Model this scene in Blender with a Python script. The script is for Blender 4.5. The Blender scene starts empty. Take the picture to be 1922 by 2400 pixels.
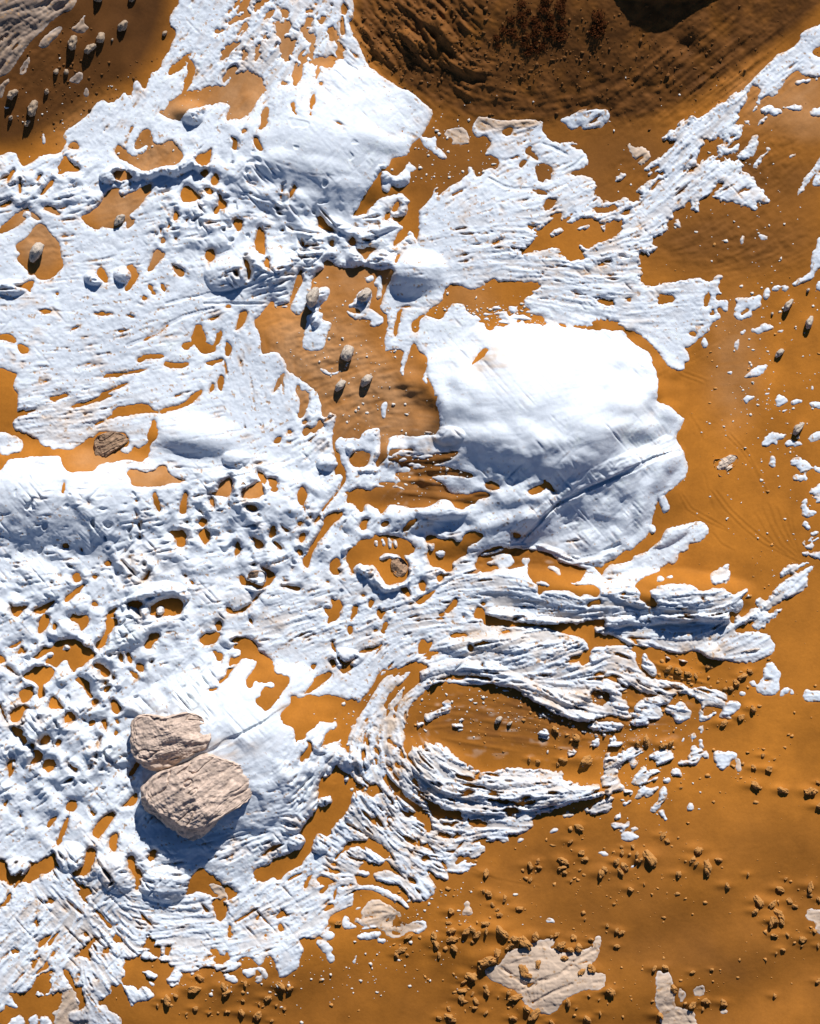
import bpy, bmesh, math, random, time
import numpy as np
from mathutils import Vector
scene = bpy.context.scene
COL = scene.collection
W0, H0 = 1922.0, 2400.0          # the ground in view, in hundredths of a unit
# ---------------------------------------------------------------- camera, sky, sun, exposure
cam = bpy.data.cameras.new('camera'); camo = bpy.data.objects.new('camera', cam); COL.objects.link(camo)
CAM_H = 70.0
camo.location = (0, 0, CAM_H); camo.rotation_euler = (0, 0, 0)
cam.sensor_fit = 'HORIZONTAL'; cam.sensor_width = 36; cam.lens = 36*CAM_H/(W0/100)
cam.clip_start = 1; cam.clip_end = 3000
scene.camera = camo
SUN_EL, SUN_AZ = math.radians(34), math.radians(15)     # sun stands above the top edge of the picture, a little to the right
world = bpy.data.worlds.new('World'); scene.world = world; world.use_nodes = True
nt = world.node_tree; bg = nt.nodes['Background']
sky = nt.nodes.new('ShaderNodeTexSky'); sky.sky_type = 'NISHITA'; sky.sun_disc = False
sky.sun_elevation = SUN_EL; sky.sun_rotation = SUN_AZ; sky.altitude = 1500; sky.dust_density = 0; sky.ozone_density = 8
nt.links.new(sky.outputs['Color'], bg.inputs['Color']); bg.inputs['Strength'].default_value = .05
sun = bpy.data.lights.new('sun', 'SUN'); sun.energy = 5.0; sun.angle = math.radians(.5); sun.color = (1, .975, .94)
suno = bpy.data.objects.new('sun', sun); COL.objects.link(suno)
sd_ = Vector((math.sin(SUN_AZ)*math.cos(SUN_EL), math.cos(SUN_AZ)*math.cos(SUN_EL), math.sin(SUN_EL)))
suno.location = sd_*60; suno.rotation_euler = (-sd_).to_track_quat('-Z', 'Y').to_euler()
scene.cycles.diffuse_bounces = 1
scene.view_settings.view_transform = 'Standard'; scene.view_settings.look = 'None'
scene.view_settings.exposure = .1; scene.view_settings.gamma = 1; scene.view_settings.use_curve_mapping = False
# ---------------------------------------------------------------- where everything lies (outlines on the ground)
SHAPES = '''
@0 0 1
W 425,-180 425,0 400,29 394,52 414,72 400,110 380,145 376,160 350,174 344,203 336,211 324,188 313,191 310,217 301,226 292,214 278,229 260,243 232,232 214,260 180,290 145,313 156,336 139,362 104,359 75,385 52,394 35,350 0,370 -180,380 -180,2600 290,2600 286,2400 278,2383 255,2369 250,2355 225,2357 246,2337 263,2331 283,2305 304,2349 307,2363 324,2349 350,2343 368,2328 353,2317 318,2311 287,2305 281,2297 298,2279 284,2265 300,2255 325,2247 342,2250 368,2247 405,2265 434,2282 455,2285 478,2265 500,2268 509,2276 544,2276 555,2270 570,2259 549,2256 575,2242 596,2253 602,2265 616,2262 625,2236 645,2253 651,2288 665,2294 688,2276 700,2270 706,2239 714,2224 697,2204 712,2198 740,2201 764,2175 781,2140 798,2137 827,2123 839,2108 860,2100 930,2100 990,2030 1000,1900 950,1800 930,1720 960,1640 990,1600 1080,1578 1160,1590 1230,1625 1290,1660 1370,1690 1400,1640 1500,1600 1480,1500 1430,1430 1420,1340 1300,1290 1100,1130 1010,1020 1000,900 990,700 990,560 900,500 833,500 856,457 879,428 890,402 907,396 919,370 937,370 960,362 960,341 989,318 1003,289 1018,263 998,246 960,211 940,209 918,194 883,171 859,151 851,122 830,87 819,58 830,29 827,0 830,-180
W 980,500 989,486 1012,463 1018,440 1029,443 1024,463 1041,449 1058,434 1076,428 1087,414 1099,408 1096,385 1110,397 1113,411 1128,414 1134,400 1151,394 1163,400 1174,379 1157,365 1134,365 1145,347 1154,336 1140,318 1111,324 1105,290 1128,281 1157,290 1186,284 1232,287 1273,281 1270,304 1284,324 1302,336 1331,333 1348,350 1371,353 1383,385 1365,397 1336,402 1325,408 1357,411 1394,417 1400,443 1388,457 1409,463 1412,484 1437,486 1437,500 1430,750 1400,765 1322,767 1280,749 1250,735 1220,717 1236,695 1264,677 1272,662 1226,662 1177,659 1140,657 1134,671 1105,683 1064,665 1030,720 980,720
W 965,745 995,720 1040,705 1060,697 1095,715 1140,760 1165,765 1200,755 1250,757 1300,765 1390,765 1422,772 1460,775 1475,795 1500,815 1525,830 1535,870 1545,895 1535,930 1540,945 1565,950 1590,970 1609,986 1580,1022 1595,1045 1617,1098 1600,1125 1575,1145 1560,1160 1540,1165 1530,1215 1520,1250 1510,1262 1480,1290 1470,1305 1440,1325 1400,1330 1350,1310 1310,1290 1230,1270 1100,1250 1050,1080 1010,1030 1000,985 1025,935 1000,880
@1422 0
W 24,173 24,165 30,158 21,155 34,147 48,138 33,143 32,141 45,133 30,139 25,138 40,130 52,118 56,114 42,112 45,110 58,102 68,97 80,92 88,86 100,80 117,66 125,58 130,53 140,43 147,42 158,32 155,28 165,23 173,20 200,0 230,-20 230,30 173,36 165,43 173,45 190,62 160,62 155,57 148,60 142,68 138,80 129,77 125,83 122,88 120,91 118,91 122,78 125,72 118,68 113,78 113,84 108,88 107,98 101,106 92,115 80,112 74,112 80,116 75,122 72,134 78,128 88,127 93,132 98,126 101,130 112,131 111,138 108,142 114,140 119,145 121,150 127,152 128,158 133,162 130,165 121,162 122,171 117,169 110,166 95,163 85,158 78,160 72,164 66,164 61,168 55,173 55,178 24,178
@1422 480
W 60,-3 57,3 52,9 48,15 49,20 45,25 40,26 36,32 41,34 41,37 36,39 35,43 31,39 26,39 28,52 27,60 29,64 36,65 40,63 55,63 65,61 75,59 83,63 86,61 90,57 95,58 91,64 91,69 95,73 88,72 90,78 92,77 98,77 99,82 97,87 90,83 89,87 92,88 92,93 85,95 84,101 78,106 72,111 66,116 62,115 66,120 68,126 63,128 64,133 59,135 49,131 48,127 40,118 33,110 20,102 10,97 -4,93 -4,0 0,-3
@0 0
S 135,61 138,55 141,51 150,45 158,39 152,47 150,54 142,58;151,53 154,48 160,58 158,63 152,71 150,76 147,78 149,66 152,58;127,90 134,89 136,83 142,79 150,74 158,73 168,73 180,70 180,84 170,84 160,88 154,91 148,98 140,97 134,94 130,92
S 92,123 95,117 100,119 104,125 110,128 113,122 108,121 110,112 115,105 120,104 123,111 124,116 132,117 138,112 144,118 150,128 143,134 130,135 120,139 112,137 104,132 96,128
W 103,117 112,125 118,122 119,117 115,119 108,123;145,99 150,92 157,87 162,88 164,94 170,98 178,98 178,103 160,102 146,104
S 92,139 102,138 108,144 102,145 95,147;159,127 168,123 171,120 171,127 166,135 160,131;162,140 167,136 169,140 166,144;55,119 60,114 64,120 57,120;46,139 50,130 52,124 57,132 66,136 62,140 54,138 50,142;33,158 36,152 44,144 42,150 37,155;5,147 9,139 12,138 9,145 7,148;29,146 33,141 31,147;0,167 8,162 10,164 4,168;36,170 44,172 44,168 38,167;70,172 80,168 83,160 90,152 100,153 105,158 118,150 124,148 122,156 117,162 113,168 105,173 98,185 80,185;146,160 147,153 152,150 157,154 165,160 158,163 150,165;15,150 17,145 18,152 16,158
W 96,155 102,152 106,155 100,158
G -50,-50 68,-50 67,0 65,5 60,12 52,16 48,18 40,25 33,32 28,37 20,48 12,60 5,65 -50,75
G 32,40 45,27 55,22 52,30 44,36 42,40 36,42;58,26 66,22 72,13 70,22 75,26 83,16 73,28 64,30;18,61 22,53 27,49 24,58 20,63;-5,92 4,78 0,75 6,68 12,65 6,74 4,82;57,66 65,60 68,63 63,69;68,74 71,71 72,77 69,78
W 34,116 35,108 37,113 36,117
@480 0
S 27,11 26,8 33,-2 39,-2 34,6;19,10 24,4 28,-1 30,-1 25,6 20,11;40,9 41,3 48,-2 52,-2 45,6;20,20 22,15 30,12 35,11 32,15 24,19;14,18 18,17 16,19;9,27 11,24 18,23 15,26;24,30 26,25 30,21 34,20 30,26;12,50 14,44 20,38 28,35 24,40 17,47;28,55 31,45 29,40 32,40 35,44 32,50;40,46 42,38 46,34 44,42 42,50;47,18 50,12 56,7 54,12 50,17;36,36 40,31 42,28 40,34;47,30 50,26 49,32;55,0 60,5 66,9 66,14 60,9 56,3;55,18 60,20 66,17 69,20 68,26 62,28 58,30 59,24 56,23;62,33 64,28 67,32 70,30 75,32 76,35 72,41 69,46 67,50 64,48 62,41 59,40 62,37;76,22 80,20 83,24 88,30 90,36 88,44 87,49 84,49 85,42 84,35 81,29 77,29;81,18 84,14 88,17 84,21;82,10 85,7 88,8 85,11;93,16 97,12 98,7 100,10 98,18 95,21 92,18;88,4 90,2 91,5;101,4 104,2 104,6;110,7 113,2 116,7 114,11 111,12;99,24 104,22 108,26 109,32 111,37 114,38 112,42 113,48 108,49 106,45 108,40 107,35 103,34 100,28;75,46 80,48 88,50 92,46 98,48 104,45 106,50 104,57 98,55 92,53 85,51 78,51;71,58 73,49 76,52 80,60 78,68 73,72 72,66;-4,70 8,69 14,72 20,66 24,60 30,58 41,59 46,62 47,67 50,74 46,78 42,83 40,89 35,93 30,97 22,96 18,99 16,94 20,88 18,83 8,85 4,85 -4,83
W 3,85 12,83 20,86 16,90 10,87
S 46,92 49,87 52,87 52,98 50,105 42,107 46,101;63,67 66,67 67,70 63,70;69,88 71,85 74,86 73,90 75,95 73,93;85,82 88,78 90,77 90,83 88,90 86,98 85,92;92,69 94,67 96,69 94,71;20,111 26,113 27,121 22,121 24,116;30,107 33,105 35,107 31,109;40,113 43,112 45,117 48,123 44,123 41,118;0,128 5,121 3,129 0,133;5,146 8,140 12,143 10,150 6,150;0,153 5,153 7,156 3,158;12,160 11,166 14,170 17,168 15,162 12,157;7,171 10,168 12,171 9,174;61,162 63,150 64,154 62,162;68,161 70,155 73,149 74,154 71,161;122,174 130,158 138,147 142,139 143,148 138,160 132,168 128,174;159,106 160,104 161,110
W 142,141 148,138 150,142 155,143 158,141 164,134 165,130 168,135 166,140 167,146 163,151 158,153 152,150 149,152 150,156 143,155 144,149;128,176 136,166 143,160 150,158 160,156 163,160 167,163 166,176
S 152,170 156,162 158,166 155,171
@960 0
W 8,110 18,112 21,109 22,116 21,120 15,122 10,116;18,122 24,120 27,124 30,128 25,128;17,163 21,152 24,154 21,161 19,164;-2,133 4,135 4,138 -2,139;120,98 128,94 140,90 155,89 163,91 160,102 143,105 138,102 131,106 126,100;127,116 131,115 137,117 130,117
G 28,106 38,103 45,104 49,112 44,118 38,116 33,118 36,112 28,111;52,96 60,94 72,98 90,97 105,97 106,102 90,104 70,104 55,108
S 89,135 91,129 95,130 92,135;93,124 98,118 99,123 104,127 103,130 98,126;102,135 110,133 117,138 112,142 108,147 104,145;93,148 96,142 94,148;98,154 104,153 112,156 110,158 103,157;108,168 112,160 120,163 116,167 111,169;148,170 153,167 160,170 176,169 176,173 150,172;110,144 113,141 115,144 112,145;75,107 80,103 84,105 80,110
W 156,168 160,164 165,169
@1422 0
W 113,97 116,96 117,100 113,100;91,128 90,123 92,117 94,119 101,121 106,117 108,119 103,125 94,124;95,112 106,99 110,102 111,108 106,114 101,113 100,118 94,113;105,129 114,118 121,111 122,116 120,125 115,128;113,140 122,130 130,118 133,120 130,125 126,127 124,132 118,137;123,86 130,85 142,88 140,93 133,93 128,91;143,87 155,85 157,89 148,89;165,94 168,88 173,86 190,88 178,92;153,157 160,146 167,135 173,128 190,115 173,135 166,145 158,156 153,159;167,148 170,142 173,141 190,142 178,148 170,151;155,58 158,48 160,45 170,46 200,45 200,62 160,62;152,67 158,64 166,64 173,63 170,65 160,67 156,69;67,165 70,164 72,166 75,164 74,169 70,171;-1,163 5,168 3,169;12,161 15,160 22,165 18,169 10,175 4,178 -2,178;148,127 154,124 150,129;4,146 10,142 16,141 15,143 8,147;121,102 127,95 131,93 126,99
G 17,118 20,115 22,120 30,119 36,124 38,130 30,133 22,130
S 101,111 103,110 102,113;35,153 40,147 48,143 42,149 37,154;80,160 88,152 94,146 92,150 86,157;63,139 68,135 73,134 72,138 66,140
@0 480
S -2,0 10,0 4,1;-2,23 0,18 8,12 16,5 24,1 22,4 30,8 34,12 28,12 24,9 20,13 14,18 4,22
W 19,8 22,5 25,8 23,11
S 37,2 40,1 46,5 49,8 44,8 38,4;47,3 52,2 54,0 55,1 50,4;12,33 22,27 24,23 30,15 37,16 39,22 45,27 48,31 49,37 50,45 52,49 48,54 44,58 40,61 30,61 28,56 24,58 22,52 15,47 13,43 17,40 13,36
S 65,11 72,6 80,4 85,1 105,-1 104,8 108,14 109,8 110,12 107,18 101,21 103,14 101,10 95,9 92,13 84,15 80,21 76,20 70,16 67,12;78,55 82,50 85,54 87,60 86,63 82,60;101,50 107,48 110,52 113,58 109,64 104,70 100,70 104,62 107,57;118,54 122,45 125,36 130,37 135,40 128,47 123,54;139,48 143,50 149,53 147,59 142,55;120,64 123,67 126,73 122,70;130,68 132,64 135,70;141,6 144,6 144,11 141,13;150,13 153,10 151,15;135,20 138,14 137,19;130,28 132,26 134,28 132,31;129,20 131,19 131,24;126,23 128,23 127,25;141,26 144,26 143,30;166,41 169,36 173,37 174,42 171,47 167,44;109,79 115,81 118,79 114,76 116,73 122,78 118,76 116,82;12,66 16,65 22,62 29,61 26,67 24,71 20,68;45,72 47,71 47,74;114,112 120,106 128,104 134,98 138,96 132,103 122,108;55,103 62,99 67,97 63,100;75,88 85,87 92,89 82,90;102,89 106,89 110,91 104,91;155,106 158,98 162,97 165,102 167,108 166,112 175,116 175,119 163,121 159,115 155,111;147,113 152,110 158,112 153,116 150,119 152,113 149,118
S -2,105 8,104 14,109 13,113 8,112 5,110 -2,109;15,114 20,114 24,118 18,121;-2,132 6,134 15,137 12,141 11,148 15,153 14,160 14,168 8,173 -2,176;110,125 115,122 122,121 130,121 134,123 128,125 118,125 112,129;131,130 134,126 140,128 148,128 155,127 150,132 140,133;168,129 173,127 173,130;80,140 90,136 102,135 115,133 122,132 112,136 100,138 90,140;80,153 90,149 100,145 105,144 96,149 86,153;39,156 43,155 50,154 53,152 58,154 50,157 43,160;55,164 65,161 74,158 80,154 95,153 85,157 75,161 60,165;90,167 97,163 105,162 115,161 122,163 125,167 135,164 148,161 155,154 163,149 165,150 160,158 150,164 138,168 128,170 118,168 105,171 92,171;169,153 173,145 173,150;8,172 18,168 30,166 18,171
@480 480
S 12,-2 17,-2 17,3 13,4;7,4 10,2 12,4 9,7;24,11 28,12 31,14 28,22 24,18;40,34 42,20 44,17 48,20 49,26 49,38 50,43 47,40 42,37;48,50 50,44 52,43 53,50 55,54;1,44 1,38 5,37 7,41 4,47;32,46 34,45 37,50 38,56 35,62 35,55;62,20 64,20 63,22;78,33 79,28 81,34;91,16 92,8 96,10 100,17 105,20 106,23 100,22 94,19;100,30 104,28 104,34 102,33;117,28 120,26 123,31 118,33;122,35 128,36 134,33 141,36 136,38 132,41 130,46 128,42 124,38;120,8 128,0 134,-2 130,5 124,8;120,18 122,14 123,18;145,10 148,6 150,8 147,13;151,4 154,0 157,1 154,5;152,33 157,22 160,20 165,18 163,25 156,32;154,46 155,42 162,36 158,42 155,49;164,12 165,-2 173,-2 173,10 170,17
S 88,58 92,53 97,52 96,48 99,44 103,46 106,50 120,51 128,49 140,53 155,52 151,60 146,70 144,78 141,84 146,88 149,95 147,103 145,110 147,116 145,120 152,117 160,117 162,120 157,133 160,140 170,142 176,141 182,150 190,170 190,186 176,187 168,188 160,186 150,188 146,194 142,194 142,181 138,180 128,183 125,190 120,189 115,189 108,188 105,194 103,184 107,168 105,172 93,160 92,152 82,145 72,137 66,135 66,127 62,123 58,118 50,120 47,122 45,117 46,108 42,100 39,94 45,90 52,80 55,77 57,84 64,83 66,84 70,85 75,90 80,85 85,72
S 66,85 70,74 74,60 78,51 81,57 78,65 73,75 68,86;16,83 19,81 22,83;24,102 27,93 28,88 34,84 35,89 32,97 27,102;16,122 17,114 18,111 22,117 20,122;23,108 25,106 25,111;-1,118 7,115 10,105 13,101 15,103 12,112 5,118;1,128 14,124 14,127 5,129;55,152 60,140 65,136 63,142 58,150;73,152 74,147 77,146 77,151 82,150 85,154 84,160 82,167 77,171 76,168 78,158;94,162 97,161 99,168 96,172;3,153 6,144 6,150;10,145 12,139 15,139 15,146 13,151
W 69,85 74,75 80,62 78,54 83,56 88,57 86,68 82,80 80,86 75,90;78,115 81,103 83,92 82,90 90,86 97,88 94,93 103,95 102,99 99,104 98,110 95,118 90,119 82,118;82,83 85,75 86,72 93,67 99,66 102,69 100,76 95,80 92,86 87,87;114,83 121,77 125,70 132,67 136,70 134,78 132,84 127,93 125,94 127,84;136,66 140,57 143,57 143,65 144,72 140,78 139,74 140,66;127,94 129,86 135,84 140,88 145,91 145,95 140,99 133,99 135,92;130,60 135,57 137,60 132,63;114,85 118,88 126,88 123,93 118,90;92,132 97,133 102,137 108,134 110,134 107,138 100,138 95,136;143,163 147,159 147,165 146,172 143,171;157,133 163,115 167,112 172,117 173,120 178,120 178,140 163,140 160,136;149,110 148,105 152,98 149,92 152,88 158,83 168,85 172,95 172,106 163,111 158,116 148,117
S 153,105 154,95 157,87 160,84 157,97 155,106;167,97 172,93 173,102 169,103
@960 480
S 95,17 100,16 104,18 98,19;88,40 98,32 105,22 108,18 112,15 118,8 123,4 122,14 128,12 132,6 130,12 125,15 133,15 138,11 145,11 152,10 154,15 163,14 173,13 170,20 168,26 160,31 152,29 148,35 143,36 138,31 138,27 136,33 141,37 142,43 136,44 130,47 128,43 120,42 121,38 118,34 112,34 105,38 103,35 95,39 92,42
W 115,22 122,19 120,23 114,25;136,18 140,16 146,17 144,20 138,20;154,18 158,16 157,21
S 66,32 70,29 75,28 72,31 68,33;82,35 86,34 90,36 85,37;153,48 160,45 164,46 156,50;151,77 156,76 164,79 165,81 158,81;107,57 110,53 108,57;113,75 118,76 117,78;108,0 116,0 112,3;148,4 152,2 160,3 165,0 170,2 163,7 156,4 153,8
S 28,70 32,64 38,64 46,68 52,70 60,67 62,62 75,63 90,61 108,63 103,69 96,74 92,80 100,87 112,92 125,98 115,96 105,96 94,97 88,94 80,97 75,100 70,97 66,102 62,100 60,95 55,94 65,91 62,88 58,89 52,90 46,86 44,80 36,80 32,83 28,90 24,93 20,92 15,90 10,91 5,98 3,103 1,100 2,94 10,90 20,82 26,78
S 110,92 120,96 130,98 145,99 160,99 173,100 180,101 190,108 200,118 197,120 186,110 178,103 160,101 140,101 125,99;150,93 158,95 164,97 156,99 150,97
S 2,113 5,112 7,118 15,124 14,133 10,140 8,147 12,156 18,158 24,153 22,158 18,166 24,173 20,182 10,180 -6,150 -4,130;50,129 56,121 60,117 63,119 58,125 53,129
W 105,73 110,70 120,74 112,78
@1422 480
W 103,75 108,76 115,76 122,72 125,73 126,80 122,85 117,85 118,90 113,93 106,94 103,91 103,82 106,80
S 110,88 113,84 115,86 111,88;42,74 47,72 52,74 55,77 50,79 44,79;14,78 18,75 19,78;67,104 71,102 73,106 70,107;-1,78 4,78 6,80 0,82
S 82,70 84,75 81,82 79,78;86,85 87,88 84,89
W 127,73 129,68 132,68 131,76 128,78;134,67 138,65 141,66 138,70 134,70;142,66 145,66 147,68 143,70;149,64 155,60 162,57 168,52 168,60 160,62 153,66;165,48 166,38 170,35 170,27 173,25 200,25 200,45 173,48 168,56 165,54;171,63 173,62 190,64 186,72 171,70;77,109 80,108 82,111 80,117 78,115;116,101 122,100 128,96 131,97 136,98 134,101 127,102 122,106 119,103;108,103 112,101 113,103 109,105;138,103 143,101 142,103;56,13 58,12 60,15 59,18 56,18;70,-1 74,-1 74,4 70,5;108,29 110,26 110,29 109,32;120,24 125,24 129,26 127,29 123,27;113,34 117,31 115,35;110,140 116,136 120,130 128,129 131,129 128,134 126,138 118,140;110,157 114,154 120,155 115,159 113,162;125,155 132,152 130,155;137,156 139,152 143,155 148,159 143,161 142,165 137,164 136,160;149,160 153,157 160,160 155,161 150,162;164,161 169,159 173,160 190,161 172,166;142,167 146,165 144,168;165,148 168,146 167,150;113,110 117,110 115,112;103,113 107,109 107,114 104,117;97,136 102,134 101,138
@0 960
S -3,19 -3,0 10,4 14,2 22,-1 15,5 10,11 10,15 17,18 24,20 30,25 35,30 42,30 40,33 50,32 58,33 65,29 73,22 75,25 77,35 78,42 80,45 78,49 72,51 65,51 58,51 53,48 51,42 50,37 40,38 28,38 18,40 10,40 6,43 3,50 -3,52
W -3,18 5,18 10,22 15,22 20,29 18,34 12,35 5,38 -3,32
S 70,17 80,10 90,5 100,1 105,2 95,6 85,9 76,14 72,17;88,43 95,37 102,33 110,30 117,24 121,17 124,8 126,8 128,17 128,24 122,28 121,36 117,40 116,43 110,42 103,40 95,42 90,43;74,24 80,18 100,19 106,24 102,32 92,40 80,46 77,44
W 98,32 103,30 107,32 103,36 99,35;108,20 116,20 120,24 117,29 111,31 108,27
S 103,50 110,48 117,51 125,50 130,45 135,45 138,53 145,56 152,56 147,60 138,60 130,63 120,62 113,63 107,62 106,55;145,82 146,75 150,66 152,66 152,75 151,84 147,85;125,70 127,67 129,73 131,79 129,82 126,78;110,73 112,73 112,75;112,103 114,101 114,104;52,66 53,60 55,61 54,68;73,76 74,74 75,77;161,91 164,87 167,90 165,95 162,94;150,91 152,89 152,92;160,102 163,97 167,95 170,101 168,107 166,108 163,105;141,102 136,98 143,98 147,97 151,101 150,108 149,113 144,111 142,107;168,68 175,66 173,69;169,73 173,72 174,79;160,81 164,82 165,86;84,124 88,122 90,124 88,127 85,126;117,136 121,130 120,136 117,138;59,135 63,133 66,138 61,140;148,134 151,133 152,137;153,137 157,140 156,142;51,154 55,149 62,145 70,140 66,146 60,152 55,157;8,161 9,156 12,160 18,159 24,158 18,164 14,169 10,166;26,163 30,160 36,158 47,153 42,159 35,165 29,166;32,173 33,167 37,165 41,168 40,173 36,180 31,182;74,158 76,155 80,158 77,160;57,170 60,165 66,168 70,166 72,172 65,173;86,168 90,162 95,160 92,165 88,169;86,173 88,169 95,170 94,175;51,109 55,108 56,112 52,112;103,158 110,155 115,157 112,160;110,163 114,157 122,160 130,154 140,152 147,153 149,160 146,166 138,167 128,168 120,165 115,168;65,112 67,112 67,116;110,83 112,82 112,88;112,92 114,90 114,97
W 113,160 120,157 122,163 118,168 114,165;128,160 132,159 132,165 127,165
@480 960
S 76,3 79,0 82,0 80,5 76,6;79,10 82,8 83,11 80,12;79,17 82,13 86,15 90,14 93,6 95,9 98,13 92,16 89,20 86,18 83,20 81,22 79,20;66,20 68,16 71,19;97,3 99,0 101,2 99,7;56,27 58,23 62,23 60,27;44,13 46,12 46,15;103,18 106,25 105,30 109,35 110,43 113,47 115,52 114,58 112,62 106,70 100,77 95,83 94,82 98,76 106,67 110,60 112,53 108,52 106,54 104,48 108,44 106,40 104,35;142,26 150,24 149,26 147,33 148,38 143,45 140,48 138,44 141,38 142,34;117,41 118,36 123,33 131,34 134,37 133,44 128,47 122,47 118,44;147,40 155,39 165,38 176,37 176,43 165,45 158,47 157,43 150,42;113,75 116,70 112,66 118,67 124,62 128,65 135,66 138,63 150,62 160,64 176,68 176,80 165,80 155,77 148,77 146,83 143,85 140,80 135,78 130,76 128,84 125,82 120,76;152,52 160,50 168,52 176,50 176,67 165,66 158,62 150,62 144,62 140,60 148,58 155,60 160,58;152,32 160,33 168,31 166,36 156,38 150,37
S 10,67 12,60 17,56 21,53 23,60 22,66 20,72 13,70 7,68 2,69 7,66;29,72 31,66 36,62 40,60 46,58 48,64 48,70 40,73;42,49 47,52 50,55 49,61 46,58;52,55 57,57 59,60 54,63;53,65 60,63 58,67;5,74 7,72 8,80 5,77;33,78 40,77 43,81 38,82;19,77 21,76 21,79;75,68 79,61 83,67 83,72 80,78 77,77 75,73;80,80 82,78 82,84;84,86 87,85 86,89;75,92 78,90 81,92 76,95;88,91 92,86 94,87 90,92;78,121 83,118 84,113 88,106 92,100 96,94 97,87 102,83 108,82 113,83 109,89 102,95 97,102 92,108 88,114 86,120 84,128 82,130;124,95 128,88 134,88 131,93 132,97 128,99 126,96;110,95 115,100 117,103 113,99;52,102 54,94 57,94 58,100 54,104;61,92 66,96 69,98 65,99;76,104 78,100 82,101 80,107 77,108;38,104 42,104 48,109 46,112 42,112 41,108;55,106 60,108 63,112 61,114 57,110;74,115 77,113 79,116 77,118;24,118 25,108 28,108 29,115 26,118;17,99 20,97 22,99;-1,110 -1,96 3,99 5,103 2,108;-1,88 2,90 1,94
S 113,119 118,113 122,110 124,106 130,104 135,105 138,99 141,103 148,101 158,103 166,107 170,114 166,118 160,118 165,123 166,130 164,138 158,141 152,142 148,143 144,138 138,130 133,126 128,126 125,124 120,128 122,134 119,134 117,128 115,124
W 140,121 146,116 155,117 161,122 155,122 148,120 143,123;133,126 137,126 142,134 146,140 150,145 160,141 166,136 165,142 155,147 148,148 140,144 135,136;137,107 139,105 140,110 138,110;143,106 144,104 146,110 144,110;148,105 150,104 151,111 149,111;153,107 155,106 156,111 154,111
S 101,125 103,121 108,120 110,124 110,128 106,128 112,131 108,134 103,134 101,130;69,132 72,126 71,130;27,138 27,134 33,134 33,138 42,141 46,143 50,138 50,132 46,130 46,126 50,128 56,132 58,136 54,140 48,145 44,146 38,142 30,143;17,164 17,160 22,160 23,164 33,160 41,152 46,147 44,152 36,160 30,165 20,166;61,143 66,142 77,144 75,147 70,145;97,139 100,138 101,141;96,163 98,160 101,162 104,160 101,154 103,152 106,156 109,153 111,158 113,160 109,164 110,168 104,172 101,171 101,167;118,170 119,160 123,159 124,163 120,169;126,150 129,149 129,152;132,158 134,153 137,155 135,161;139,162 141,160 144,163 148,162 145,167 143,171 140,168;153,164 155,163 155,166;158,145 162,144 165,146 166,150 164,152;143,92 147,90 149,93 144,95;160,97 165,91 173,88 170,92 163,99;170,156 173,154 173,157;63,139 66,137 68,139
@960 960
S -3,-2 18,-2 19,5 24,8 26,10 20,11 16,16 14,20 11,14 8,20 5,21 -3,22;-3,37 10,37 20,36 30,34 40,33 38,38 30,42 20,45 10,46 -3,48;-3,50 10,47 20,46 30,46 38,49 45,50 50,52 54,55 45,56 38,54 28,53 20,54 10,56 -3,58;-3,57 10,55 20,56 28,60 30,64 35,69 45,69 50,68 58,66 66,68 63,72 55,73 54,76 48,77 43,82 37,80 34,75 30,73 25,73 18,78 12,80 5,80 -3,80;61,60 66,58 70,60 72,64 66,66 62,64;95,67 100,63 107,60 110,62 106,66 100,69;107,57 112,60 118,66 115,67 109,62
S 13,103 20,101 22,105 30,105 35,103 38,107 42,107 45,100 52,98 58,100 60,102 56,107 52,109 47,111 46,115 47,117 40,121 34,124 36,130 32,132 24,127 18,128 15,122 13,117 16,114 13,109
W 21,115 28,114 27,119 23,119;15,108 17,110 20,109 18,115
S 83,100 88,100 90,103 85,104;22,135 26,134 28,136 24,140;8,140 10,138 13,140 13,144 11,147 8,144;4,156 10,152 16,149 22,145 16,152 10,157;52,128 55,120 58,115 66,112 72,110 78,112 85,112 95,113 105,114 112,116 118,119 122,124 132,126 140,128 145,129 140,136 138,139 132,140 125,138 130,142 140,142 148,141 153,144 154,150 150,152 145,150 140,148 138,152 135,150 130,146 122,146 115,146 108,147 105,151 103,148 104,144 100,140 97,136 95,130 96,125 93,127 86,128 80,129 72,129 65,131 58,132
W 68,124 72,118 80,117 84,122 82,127 74,128;92,120 98,121 95,126 91,124;102,140 108,139 113,142 110,143;112,127 120,128 122,134 115,130
S 142,158 148,154 153,153 157,154 156,156 148,158 144,161;29,163 32,158 37,153 39,157 36,160 32,164;24,166 26,164 28,165 26,168;57,157 60,155 62,158 59,159;52,167 53,162 57,160 60,163 61,168 55,169;42,168 44,166 45,170;-1,108 3,110 4,114 -1,117;-1,147 1,150 -1,152;159,126 166,121 176,119 176,121 165,126
@1422 960
S -3,124 8,121 16,112 22,117 21,121 12,125 -3,130;-2,170 100,170 102,176 -2,176
W 42,70 46,71 50,77 50,81 46,84 44,80
W -5,128 12,124 22,122 21,119 30,117 37,111 44,107 46,100 50,96 58,94 70,91 78,91 83,94 83,99 78,106 70,108 66,109 66,113 62,116 58,116 57,123 53,126 50,123 46,128 43,128 44,131 38,133 27,137 26,140 20,143 25,145 26,150 25,153 30,156 35,161 41,160 40,155 36,152 33,146 36,145 45,141 57,140 64,141 70,142 73,147 77,147 83,145 85,144 95,145 100,149 104,150 106,147 116,145 110,150 109,154 112,159 105,165 99,162 99,175 -5,176
S 10,149 15,147 13,150;75,153 77,150 78,155
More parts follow.
